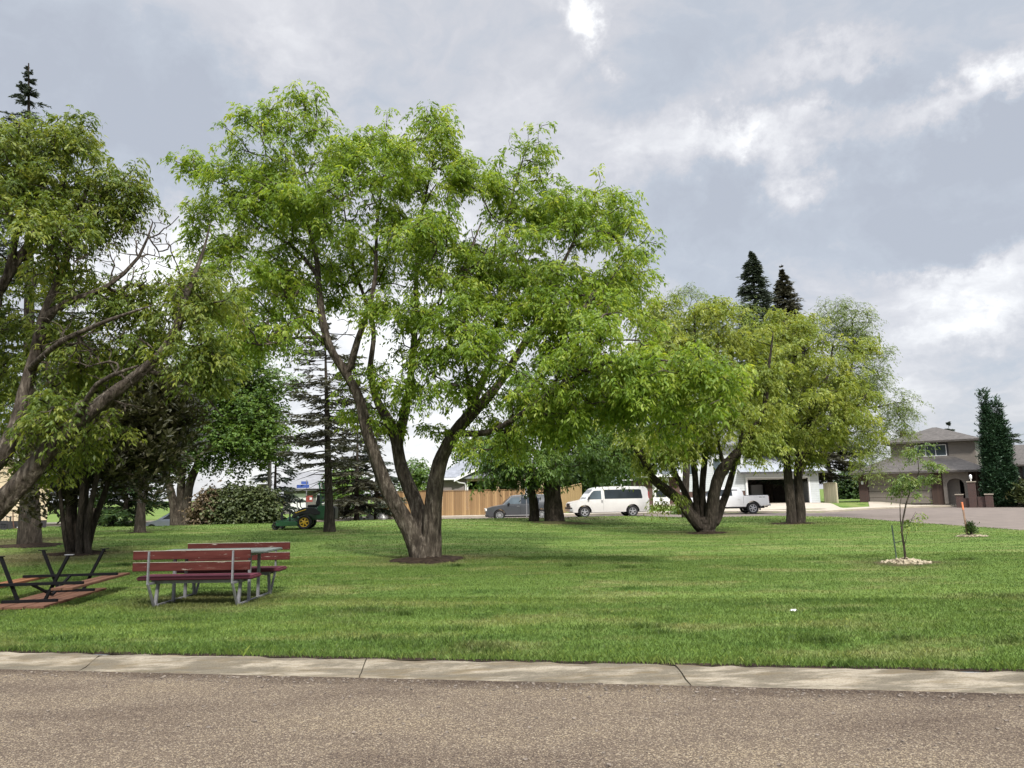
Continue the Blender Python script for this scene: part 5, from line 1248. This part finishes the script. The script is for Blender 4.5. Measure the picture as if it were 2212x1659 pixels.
# young tree with stake in the open lawn, and the smaller one behind it
chip_m = M('pale_wood_chip', (.40, .345, .25), (.22, .18, .12), 3, .95, spec=.1)
def chips(label, p, r, n, seed, h=.09, sz=1.0):
    rr = random.Random(seed); b = B()
    for _ in range(n):
        a = rr.uniform(0, 6.283); q = r * rr.random() ** .6; x, y = math.cos(a) * q * 1.15, math.sin(a) * q
        zz = h * (1 - (q / r) ** 1.2) * rr.uniform(.5, 1.1)
        m_ = Matrix.Rotation(rr.uniform(0, 3.1), 3, 'Z') @ Matrix.Rotation(rr.uniform(-.7, .7), 3, 'X') @ Matrix.Rotation(rr.uniform(-.7, .7), 3, 'Y')
        b.box((x, y, zz + .012), (rr.uniform(.05, .11) * sz, rr.uniform(.03, .06) * sz, rr.uniform(.012, .03) * sz), m_)
    o = b.build('mulch_pile', chip_m); o.location = (p.x, p.y, g(p.x, p.y)); return tag(o, label, 'mulch', kind='stuff')
def saplings():
    p = on(1957, 1217); Y = p.y
    soil_at(p, .50, h=.05, m=litter_m, seed=31, sx=1.5)
    chips('heap of pale wood chips round the foot of the taller sapling', p, .42, 260, 4)
    limbs = [[(1957, 1216, 0, .028), (1953, 1180, 0, .024), (1948, 1150, 0, .021), (1951, 1120, 0, .018), (1957, 1090, 0, .016), (1966, 1062, 0, .014), (1985, 1020, 0, .010), (1982, 985, 0, .005)],
             [(1949, 1145, 0, .015), (1945, 1120, .05, .012), (1944, 1090, .1, .009), (1950, 1060, .1, .005)], [(1975, 1045, 0, .009), (2000, 1035, 0, .007), (2030, 1035, 0, .003)], [(1968, 1060, 0, .008), (1950, 1030, .1, .006), (1940, 1010, .1, .003)],
             [(1951, 1165, 0, .009), (1965, 1130, -.1, .007), (1978, 1105, -.15, .003)]]
    blobs = [(1985, 985, 22, 24, 0), (1985, 1015, 36, 18, 0), (1945, 1015, 14, 22, .1), (2020, 1036, 28, 12, 0), (1995, 1050, 26, 14, 0), (1950, 1050, 20, 18, .1), (1965, 1072, 20, 10, 0), (1978, 1108, 10, 12, -.1), (1968, 1138, 8, 20, -.1), (1938, 1030, 8, 12, .1)]
    tree('young_tree', 'slender young tree with loose leafy twigs on a bed of wood chips', p, limbs, blobs, Y, 78, sap_leaf, grey_bark, kind='compound', size=.5, rach=6, seed=121, kr=.003, mn=.003, cat='young tree', step=.15)
    q = on(1941, 1214); st = thing('tree_stake', 'thin green metal stake beside the taller sapling', 'stake', q, 0)
    B().bar((-.03, 0, -.05), (-.075, 0, .80), .022, .022).build('stake_bar', M('green_steel', (.09, .13, .10), (.06, .08, .07), 6, .6, .2), st)
    B().tube([(-.05, 0, .42), (.03, -.02, .44), (.12, 0, .45)], .008, 5).build('tie', dark_m, st)
    p = on(2099, 1159); soil_at(p, .42, h=.04, m=litter_m, seed=32, sx=1.3)
    chips('thin scatter of wood chips round the small evergreen seedling', p, .40, 90, 5, .05)
    bush('evergreen_seedling', 'tiny dark evergreen seedling at the foot of the orange tipped stake', p, [(0, 0, .16, .10, .10, .16), (0, 0, .30, .05, .05, .10)], 40, dark_leaf, dark_bark, 'spray', .42, 5, 122, cat='seedling')
    st = thing('tree_stake', 'wooden stake with a bright orange tip beside the evergreen seedling', 'stake', p + Vector((-.10, .05, 0)), 0)
    B().bar((0, 0, -.05), (-.05, 0, .86), .045, .03).build('stake_bar', M('raw_stake', (.30, .185, .13), (.22, .13, .09), 6, .8), st)
    B().bar((-.05, 0, .86), (-.065, 0, 1.10), .048, .034).build('orange_tip', M('orange_paint', (.72, .22, .10), (.6, .17, .08), 4, .5), st)
sap_leaf = leafmat('sapling_leaf', [(0, (.07, .115, .035)), (.5, (.14, .21, .05)), (1, (.28, .33, .09))], .4)
def yard_bits():
    p = at(780, 1112, 56.5); p.z = g(p.x, p.y)
    mk = thing('marker_post', 'thin white marker post standing left of the cedar fence', 'post', p, 0)
    B().lathe([(.001, -.1), (.035, -.1), (.035, .95), (.001, .97)], 10).build('post_shaft', white_m, mk); B().lathe([(.001, .0), (.13, .0), (.11, .25), (.05, .32), (.001, .33)], 12).build('post_base', white_m, mk, smooth=True)
    for px, lb, s in ((799, 'rounded white bag lying in the grass left of the cedar fence', 1.0), (826, 'white bag leaning on the left end of the cedar fence', 1.35)):
        q = at(px, 1112, 56.9); q.z = g(q.x, q.y)
        o = B().lathe([(.001, -.03), (.30 * s, -.02), (.36 * s, .12 * s), (.28 * s, .32 * s), (.10 * s, .44 * s), (.06 * s, .50 * s), (.001, .52 * s)], 12).build('garden_bag', white_m, None, smooth=True)
        o.location = q; tag(o, lb, 'bag')
yard_bits()
def litter():
    p = on(1716, 1323); b = B(); rr = random.Random(3); vs = []; n = 7
    for i in range(n):
        for j in range(n): vs.append((i / n * .10 - .05, j / n * .08 - .04, .03 + rr.uniform(-.012, .015)))
    fs = [(i * n + j, i * n + j + 1, (i + 1) * n + j + 1, (i + 1) * n + j) for i in range(n - 1) for j in range(n - 1)]
    o = b.add(vs, fs).build('paper_scrap', white_m); o.location = p; tag(o, 'crumpled white scrap of paper lying on the lawn', 'litter')
litter()
# ------------------------------------------------------------------ houses
def frame_window(parent, x0, x1, z0, z1, y, frame_m, mull=1, trim=None, gm=None, fw=.06, name='window'):
    """window on a wall facing -Y at local plane y"""
    w = B().bx(x0, x1, y - .012, y + .03, z0, z1).build(name, gm or glass_m, parent)
    f = B()
    f.bx(x0 - fw, x0, y - .05, y + .03, z0 - fw, z1 + fw).bx(x1, x1 + fw, y - .05, y + .03, z0 - fw, z1 + fw).bx(x0, x1, y - .05, y + .03, z1, z1 + fw).bx(x0, x1, y - .05, y + .03, z0 - fw, z0)
    for k in range(mull):
        x = x0 + (x1 - x0) * (k + 1) / (mull + 1); f.bx(x - .025, x + .025, y - .045, y - .013, z0, z1)
    f.build('frame', frame_m, w)
    if trim:
        t = .14; a, b_, c, d = x0 - fw, x1 + fw, z0 - fw, z1 + fw
        B().bx(a - t, a, y - .03, y + .02, c - t, d + t).bx(b_, b_ + t, y - .03, y + .02, c - t, d + t).bx(a, b_, y - .03, y + .02, d, d + t).bx(a, b_, y - .03, y + .02, c - t, c).build('trim', trim, w)
    return w
def hip(b, x0, x1, y0, y1, z, rise, th=.16, ridge=None):
    """hip roof slab with thickness over a rectangle (eaves at z)"""
    w, d = x1 - x0, y1 - y0
    if w >= d: r0, r1 = ((x0 + d / 2, (y0 + y1) / 2), (x1 - d / 2, (y0 + y1) / 2))
    else: r0, r1 = (((x0 + x1) / 2, y0 + w / 2), ((x0 + x1) / 2, y1 - w / 2))
    if abs(r0[0] - r1[0]) + abs(r0[1] - r1[1]) < .01: r1 = (r0[0] + .02, r0[1])
    vs = [(x0, y0, z), (x1, y0, z), (x1, y1, z), (x0, y1, z), (x0, y0, z + th), (x1, y0, z + th), (x1, y1, z + th), (x0, y1, z + th), (*r0, z + rise), (*r1, z + rise)]
    fs = [(0, 3, 2, 1), (0, 1, 5, 4), (1, 2, 6, 5), (2, 3, 7, 6), (3, 0, 4, 7)]
    if w >= d: fs += [(4, 5, 9, 8), (5, 6, 9), (6, 7, 8, 9), (7, 4, 8)]
    else: fs += [(4, 5, 8), (5, 6, 9, 8), (6, 7, 9), (7, 4, 8, 9)]
    return b.add(vs, fs)
def gable(b, x0, x1, y0, y1, z, rise, th=.14):           # ridge along Y
    xm = (x0 + x1) / 2
    prof = [(x0, z), (xm, z + rise), (x1, z), (x1, z + th), (xm, z + rise + th * 1.15), (x0, z + th)]
    return b.prism(prof, y0, y1)
def gable_x(b, x0, x1, y0, y1, z, rise, th=.14):         # ridge along X
    ym = (y0 + y1) / 2
    return b.prism([(y0, z), (ym, z + rise), (y1, z), (y1, z + th), (ym, z + rise + th * 1.15), (y0, z + th)], x0, x1, 'x')

def brown_house():
    O = at(1945, 1087, 64.7); a = math.atan2(-.6, .8)
    root = thing('brown_house', 'brown two storey house with a wide taupe garage door and brick piers', 'house', (O.x, O.y, g(O.x, O.y) + .02), a)
    taupe = lap_siding('taupe_siding', (.21, .184, .157), .12); dkt = M('dark_trim', (.035, .03, .032), (.025, .022, .024), 4, .6)
    br = brick('dark_brick', (.075, .036, .028), (.052, .027, .022), (.09, .08, .075)); sh = shingle('taupe_shingle', (.058, .051, .045), (.095, .084, .074))
    door = M('garage_panel', (.18, .157, .134), (.165, .143, .12), 2, .7); brown = boards('brown_boards', (.05, .03, .022), (.075, .045, .032), .22, 0)
    # ground floor: garage block then recessed porch then entry wall
    B().bx(-3.25, -2.5, .0, 8.2, -.4, 2.62).bx(-2.5, 2.5, 1.4, 8.2, -.4, 2.22).build('garage_wall', br, root)
    B().bx(-2.5, 2.5, .10, 8.2, 2.22, 2.62).build('garage_header', taupe, root)
    gd = B()
    for k in range(4): gd.bx(-2.47, 2.47, .16, .22, .03 + k * .55, .555 + k * .55)
    gd.build('garage_door', door, root, bevel=.012)
    B().bx(2.5, 3.35, .02, .3, -.4, 2.62).build('brick_panel', brown, root)
    B().bx(3.35, 4.55, .5, .7, -.4, 2.62).bx(3.35, 6.5, 2.4, 8.2, -.4, 2.62).build('entry_wall', taupe, root)
    B().bx(4.0, 4.85, 2.30, 2.39, .02, 2.1).build('front_door', dkt, root)
    ar = B()
    pts = [(4.3 + .62 * math.cos(R(t)), 1.55 + .55 * math.sin(R(t))) for t in range(0, 181, 15)]
    ar.prism([(3.4, 2.62), (5.3, 2.62), (5.3, 0)] + [(4.92, 0)] + pts + [(3.68, 0), (3.4, 0)], -.1, .06); ar.build('porch_arch', taupe, root)
    for x in (5.45, 5.85, 6.3): B().bx(x - .06, x + .06, -.1, .03, -.3, 2.62).build('porch_post', brown, root)
    B().bx(5.3, 6.55, 1.2, 1.3, -.3, 2.62).build('porch_screen', brown, root)
    # lower roof
    lr = B(); hip(lr, -3.85, 6.9, -.75, 8.6, 2.62, 2.3); lr.build('lower_roof', sh, root)
    # upper storey
    B().bx(-.75, 5.8, 2.2, 8.4, 2.6, 5.35).build('upper_wall', taupe, root)
    ur = B(); hip(ur, -1.35, 6.4, 1.6, 9.0, 5.3, 1.55); ur.build('upper_roof', sh, root)
    frame_window(root, 1.25, 3.6, 4.15, 5.05, 2.2, white_m, 2, dkt, glass2_m)
    B().bx(-.55, -.1, 6.4, 6.9, 5.4, 6.75).build('chimney', br, root)
    for (x, h, w) in ((4.75, .75, .5), (5.65, 1.75, .52), (6.75, .75, .5)):
        pier = B().bx(x - w / 2, x + w / 2, -2.5 - w / 2, -2.5 + w / 2, -.4, h).build('brick_pier', br, root)
        B().bx(x - w / 2 - .05, x + w / 2 + .05, -2.55 - w / 2, -2.45 + w / 2, h, h + .08).build('cap', farconc_m, pier)
    B().bx(5.0, 5.34, -2.6, -2.4, -.4, .5).bx(5.96, 6.5, -2.6, -2.4, -.4, .6).build('garden_wall', br, root)
    lamp = B().lathe([(.001, 1.84), (.045, 1.85), (.045, 2.0), (.085, 2.03), (.11, 2.16), (.095, 2.3), (.04, 2.36), (.001, 2.38)], 12, 'z', (5.65, -2.5, 0)).build('pier_lamp', white_m, root, smooth=True)
    B().bx(-3.0, -2.82, -.14, 0.0, 1.75, 2.05).build('wall_lamp', white_m, root, bevel=.03)
    # bungalow wing at the right
    wing = B().bx(8.3, 18, .4, 8, -.4, 2.95).build('wing_wall', M('pink_stucco', (.20, .165, .16), (.17, .14, .135), 3, .9), root)
    B().bx(9.0, 18, .28, .39, 1.1, 2.95).build('wing_window', glass_m, root); B().bx(9.45, 9.6, .24, .28, 1.05, 2.95).bx(11.5, 11.62, .24, .28, 1.05, 2.95).bx(9.0, 18, .24, .28, 1.0, 1.1).build('wing_trim', dkt, root)
    wr = B(); gable_x(wr, 7.6, 19, -.5, 8.6, 2.95, 1.75); wr.build('wing_roof', sh, root)
    ax = Vector((.8, -.6, 0)); ay = Vector((.6, .8, 0))
    def loc(u, v): q = O + ax * u + ay * v; q.z = g(q.x, q.y); return q
    def thuja(u, v, H, r, seed, label):
        q = loc(u, v); bl = []
        for k in range(9):
            t = k / 8; bl.append((.04 * math.sin(k * 2.1), .04 * math.cos(k * 1.7), H * (.06 + .86 * t), r * (1 - .93 * t ** 2.0), r * (1 - .93 * t ** 2.0), H * .10))
        bl.append((0, 0, H * .96, r * .07, r * .07, H * .05))
        bush('columnar_cedar', label, q, bl, 900, thuja_leaf, dark_bark, 'spray', 1.4, 6, seed, None, 'tree')
    thuja(7.1, -1.4, 9.2, .60, 131, 'taller dark columnar cedar at the corner of the brown house')
    thuja(7.9, -1.0, 8.3, .60, 132, 'slightly shorter columnar cedar pressed against the right of its twin')
    for (u, v, r, h, sd, lf, lb) in ((9.3, -1.6, .75, 1.5, 133, hedge_leaf, 'yellow green shrub right of the columnar cedars'), (10.7, -1.4, 1.0, 1.9, 134, dark_leaf, 'dark rounded shrub under the bungalow window'), (12.2, -1.6, .9, 1.6, 135, pale_leaf, 'greyish shrub at the right edge under the bungalow window')):
        bush('garden_shrub', lb, loc(u, v), [(0, 0, h * .5, r, r, h * .5), (r * .4, .1, h * .7, r * .5, r * .5, h * .3)], 110, lf, dark_bark, 'spray', 1.9, 6, sd, 'shrubs before the bungalow wing')
brown_house()

def white_house():
    x0, Y = 12.0, 66.5
    z = g(18, Y); root = thing('white_house', 'white sided split level house with brick entry and an open double garage', 'house', (0, Y, z), 0)
    ws = lap_siding('white_siding', (.52, .545, .56), .2); br = brick('red_brick', (.105, .047, .036), (.08, .038, .030), (.13, .115, .105))
    metal = M('pale_metal_roof', (.34, .36, .385), (.27, .29, .31), 2, .6, .1, stretch=(6, .3, 1)); sh = shingle('grey_shingle', (.10, .10, .10), (.15, .15, .15))
    dk = M('eave_board', (.05, .05, .052), (.04, .04, .04), 3, .7)
    def X(px): return at(px, 1080, Y).x
    # entry part, brick
    B().bx(X(1392), X(1470), 0, 7, -.4, 2.55).build('brick_wall', br, root)
    B().bx(X(1384), X(1474), -.9, 7.4, 2.55, 2.78).build('entry_roof', white_m, root)
    dx0, dx1 = X(1413), X(1444)
    d = B().bx(dx0, dx1, -.05, -.003, .12, 2.4).build('front_door', white_m, root)
    B().bx(dx0 + .24, dx1 - .24, -.075, -.052, 1.45, 2.2).build('pane', glass_m, d); B().bx(dx0 + .2, dx1 - .2, -.075, -.052, .78, 1.38).build('pane', glass_m, d)
    B().bx(dx0 - .1, dx0, -.08, -.003, .1, 2.5).bx(dx1, dx1 + .1, -.08, -.003, .1, 2.5).bx(dx0 - .1, dx1 + .1, -.08, -.003, 2.4, 2.5).build('door_frame', white_m, root)
    B().bx(X(1396), X(1468), -1.0, -.01, -.3, .12).build('step', farconc_m, root)
    # two storey siding block
    B().bx(X(1470), X(1612), .1, 8, 1.2, 5.2).build('upper_wall', ws, root); B().bx(X(1470), X(1612), .13, 8, -.4, 1.2).build('brick_base', br, root)
    frame_window(root, X(1481), X(1504), 2.75, 4.1, .1, white_m, 0, None, glass2_m); frame_window(root, X(1545), X(1580), 2.75, 4.1, .1, white_m, 1, None, glass2_m); frame_window(root, X(1560), X(1578), .4, .95, .13, white_m, 1, None, glass_m)
    r = B(); gable_x(r, X(1462), X(1620), -.6, 8.6, 5.2, 1.9); r.build('main_roof', sh, root)
    # garage, open
    gx0, gx1 = X(1617), X(1749)
    B().bx(X(1612), gx0, 0, .2, -.4, 2.75).bx(gx1, X(1772), 0, .2, -.4, 2.75).bx(gx0, gx1, 0, .2, 2.28, 2.75).bx(X(1612), X(1612) + .2, .2, 7.4, -.4, 2.75).bx(X(1772) - .2, X(1772), .2, 7.4, -.4, 2.75).build('garage_wall', ws, root)
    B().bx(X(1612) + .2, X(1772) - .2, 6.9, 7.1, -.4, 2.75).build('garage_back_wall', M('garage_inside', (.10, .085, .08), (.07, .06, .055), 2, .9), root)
    B().bx(X(1612) + .2, X(1772) - .2, .1, 7.0, -.4, .03).build('garage_floor', M('garage_slab', (.16, .15, .14), (.12, .11, .10), 2, .9), root)
    B().bx(gx0, gx1, .4, 3.0, 2.2, 2.26).build('raised_door', white_m, root)
    B().bx(gx0 - .02, gx1 + .02, -.04, -.005, 2.28, 2.40).bx(gx0 - .14, gx0, -.04, -.005, 0, 2.4).bx(gx1, gx1 + .14, -.04, -.005, 0, 2.4).build('door_trim', white_m, root)
    rf = B(); gable_x(rf, X(1598), X(1786), -.7, 8.2, 2.75, 1.75, .10); rf.build('garage_roof', metal, root)
    B().bx(X(1598), X(1786), -.74, -.705, 2.68, 2.86).build('eave_board', dk, root)
    # board stood against the back wall of the garage, white freezer lid height
    c = tag(B().bx(X(1672), X(1700), 6.2, 6.8, .03, 1.75).build('storage_cabinet', M('cabinet_grey', (.55, .55, .55), (.48, .48, .48), 2, .6), None, bevel=.02), 'pale grey cabinet standing inside the open garage', 'cabinet')
    c.location = (0, Y, z)
    return root
white_house()

def porch_house():
    Y = 64.0; z = g(-2, Y); root = thing('grey_house', 'low grey sided house with white trimmed gable and a dark covered porch behind the fence', 'house', (0, Y, z), 0)
    def X(px): return at(px, 1060, Y).x
    gs = lap_siding('grey_siding', (.235, .20, .195), .13); sh = shingle('blue_grey_shingle', (.17, .18, .20), (.24, .25, .275)); wood = M('porch_timber', (.55, .42, .28), (.42, .31, .2), 5, .8, stretch=(3, 3, .4))
    x0, x1, x2 = X(956), X(1010), X(1182)
    B().bx(x0, x1, 0, 9, -.4, 2.7).build('side_wall', gs, root)
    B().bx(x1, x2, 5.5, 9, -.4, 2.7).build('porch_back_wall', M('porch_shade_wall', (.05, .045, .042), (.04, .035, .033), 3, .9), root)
    B().bx(x0 - .05, x0 + .05, -.03, .0, -.3, 2.7).bx(x1 - .06, x1 + .06, -.03, .0, -.3, 2.7).build('corner_trim', white_m, root)
    xm = (x1 + x2) / 2; r = B(); gable(r, x1 - 1.1, x2 + .9, -.6, 9.6, 2.55, 2.15); r.build('porch_roof', sh, root)
    r = B(); hip(r, x0 - .5, x1 + 3.5, -.5, 9.5, 2.68, 2.4); r.build('main_roof', sh, root)
    f = B(); a0, a1 = x1 - 1.12, x2 + .92
    f.prism([(a0, 2.42), (xm, 4.58), (xm, 4.86), (a0, 2.70)], -.66, -.605).prism([(a1, 2.42), (xm, 4.58), (xm, 4.86), (a1, 2.70)], -.66, -.605); f.build('fascia', white_m, root)
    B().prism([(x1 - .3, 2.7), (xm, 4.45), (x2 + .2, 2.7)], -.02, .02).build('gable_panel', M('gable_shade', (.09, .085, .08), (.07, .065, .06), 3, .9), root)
    B().bx(x1, x2, -.1, .08, 2.45, 2.70).build('porch_beam', wood, root)
    for px in (1075, 1121, 1172): x = X(px); B().bx(x - .12, x + .12, -.12, .12, -.3, 2.45).build('porch_post', wood, root)
    B().bx(x1 + .05, x2, -.05, .02, 1.45, 1.56).build('porch_rail', wood, root)
    B().tube([(x1 - .95, -.55, 2.5), (x1 - .7, -.4, 2.35), (x1 - .22, -.12, 2.28), (x1 - .17, -.09, 2.05), (x1 - .17, -.09, -.2)], .055, 8).build('downspout', white_m, root, smooth=True)
    B().bx(x0 - .5, x1 - .9, -.6, -.5, 2.60, 2.76).build('gutter', white_m, root)
porch_house()

def cream_house():
    Y = 40.0; root = thing('cream_house', 'cream sided house with a dark foundation behind the trees at the left edge', 'house', (0, Y, g(-27, Y) + .0), 0)
    C0 = at(103, 1100, Y); root.location = (C0.x, Y, g(C0.x, Y)); root.rotation_euler = (0, 0, R(33)); c_, s_ = math.cos(R(33)), math.sin(R(33))
    def X(px): k = ray(px, 1100); k = k.x / k.y; return (k * C0.y - C0.x) / (c_ - k * s_)
    cs = lap_siding('cream_siding', (.62, .50, .35), .16); sh = shingle('brown_shingle', (.06, .05, .045), (.09, .08, .07))
    x0, x1 = -9.0, 0.0
    B().bx(x0, x1, 0, 8, .42, 2.6).build('wall', cs, root); B().bx(x0, x1, .03, 8, -.6, .42).build('foundation', M('dark_skirting', (.035, .032, .035), (.025, .022, .025), 3, .9), root)
    xm = (x0 + x1) / 2; B().prism([(x0, 2.6), (xm, 5.2), (x1, 2.6)], 0, 8).build('gable_wall', cs, root)
    r = B(); gable(r, x0 - .6, x1 + .6, -.5, 8.5, 2.52, 2.75); r.build('roof', sh, root)
    f = B(); a0, a1 = x0 - .62, x1 + .62
    f.prism([(a0, 2.40), (xm, 5.15), (xm, 5.38), (a0, 2.63)], -.56, -.505).prism([(a1, 2.40), (xm, 5.15), (xm, 5.38), (a1, 2.63)], -.56, -.505); f.build('fascia', white_m, root)
    B().bx(X(40), X(92), -.5, -.44, .08, .12).bx(X(56), X(59), -.5, -.44, -.4, .1).build('white_rail', white_m, root)
    frame_window(root, X(-10), X(16), .95, 2.0, 0, white_m, 1)
    # steps with railing at the left
    st = B(); rl = B()
    for k in range(4): st.bx(X(2) - 2 - k * .05, X(20), -1.6 + k * .3, -1.3 + k * .3, -.3, .1 + k * .12)
    st.build('steps', dark_m, root)
    rl.bar((X(-30), -1.5, 1.15), (X(26), -1.5, .62), .05, .05).bar((X(26), -1.5, -.3), (X(26), -1.5, .70), .08, .08)
    for k in range(8): x = X(-24 + k * 6); rl.bar((x, -1.5, 0), (x, -1.5, 1.10 - k * .06), .02, .02)
    rl.build('railing', dark_m, root)
    B().tube([(X(29), -.6, .9), (X(31), -.55, .4), (X(34), -.5, .05), (X(50), -.5, .0)], .03, 6).build('drain_pipe', M('rusty_pipe', (.16, .08, .05), (.1, .05, .035), 5, .8), root)
cream_house()

def far_house():
    Y = 82.0; root = thing('grey_roofed_house', 'distant house with a plain grey roof and white garage door behind the mower', 'house', (0, Y, g(-28, Y) - .1), 0)
    def X(px): return at(px, 1090, Y).x
    x0, x1 = X(612), X(735); tp = lap_siding('far_taupe_siding', (.15, .14, .13), .2); sh = shingle('far_grey_shingle', (.16, .16, .165), (.22, .22, .225))
    B().bx(x0, x1, 0, 9, -.5, 2.75).build('wall', tp, root)
    r = B(); gable_x(r, x0 - .5, x1 + .5, -.7, 9.7, 2.7, 2.0); r.build('roof', sh, root)
    B().bx(x0 - .5, x1 + .5, -.76, -.705, 2.62, 2.84).build('eave_board', M('grey_eave', (.12, .12, .12), (.1, .1, .1), 3, .7), root)
    d = B().bx(X(628), X(662), -.06, -.003, 0, 2.3).build('garage_door', white_m, root)
    for k in range(3): B().bx(X(632 + k * 10), X(638 + k * 10), -.09, -.062, 1.35, 1.55).build('pane', glass_m, d)
    frame_window(root, X(684), X(700), 1.2, 2.3, 0, white_m, 1)
far_house()
def shed():
    Y = 88.0; p = at(1846, 1085, Y); root = thing('white_shed', 'small distant white shed with two dark door windows beside the brown house', 'shed', (p.x, Y, g(p.x, Y) + .25), R(-20))
    ws = lap_siding('shed_siding', (.70, .71, .72), .2)
    B().bx(-1.5, 1.5, 0, 4, -.6, 1.75).build('wall', ws, root); B().prism([(-1.5, 1.75), (0, 2.6), (1.5, 1.75)], 0, 4).build('gable_wall', ws, root)
    r = B(); gable(r, -1.8, 1.8, -.3, 4.3, 1.70, .98, .12); r.build('roof', M('pale_shed_roof', (.5, .5, .5), (.42, .42, .42), 2, .8), root)
    d = B().bx(-.95, .95, -.05, -.003, -.3, 1.5).build('door', white_m, root)
    for s in (-.45, .45): B().bx(s - .32, s + .32, -.08, -.052, .85, 1.22).build('pane', glass_m, d)
shed()
# white posts and rail of the deck behind the van
def deck():
    Y = 70.0; root = thing('deck_railing', 'white posts and rail of a deck showing above the silver van', 'railing', (0, Y, g(11, Y)), 0)
    def X(px): return at(px, 1040, Y).x
    b = B()
    for px, zt in ((1342, 3.4), (1371, 3.9), (1388, 4.2)): x = X(px); B().bx(x - .06, x + .06, -.06, .06, -.3, zt).build('post', white_m, root)
    B().bx(X(1338), X(1392), -.05, .05, 2.35, 2.45).build('rail', white_m, root); B().bx(X(1312), X(1334), -.1, 0, 2.0, 2.75).build('wind_panel', M('pale_blue_panel', (.5, .62, .68), (.45, .56, .62), 2, .3), root)
deck()
p = at(1473, 1112, 56.0); p.z = g(p.x, p.y)
bush('garden_shrub', 'small bright green shrub at the kerb before the brick entry', p, [(0, 0, .35, .5, .5, .38)], 60, poplar_leaf, dark_bark, 'broad', 1.3, 6, 141)
# ------------------------------------------------------------------ everything that grows
saplings()
plant_trees()
grass()
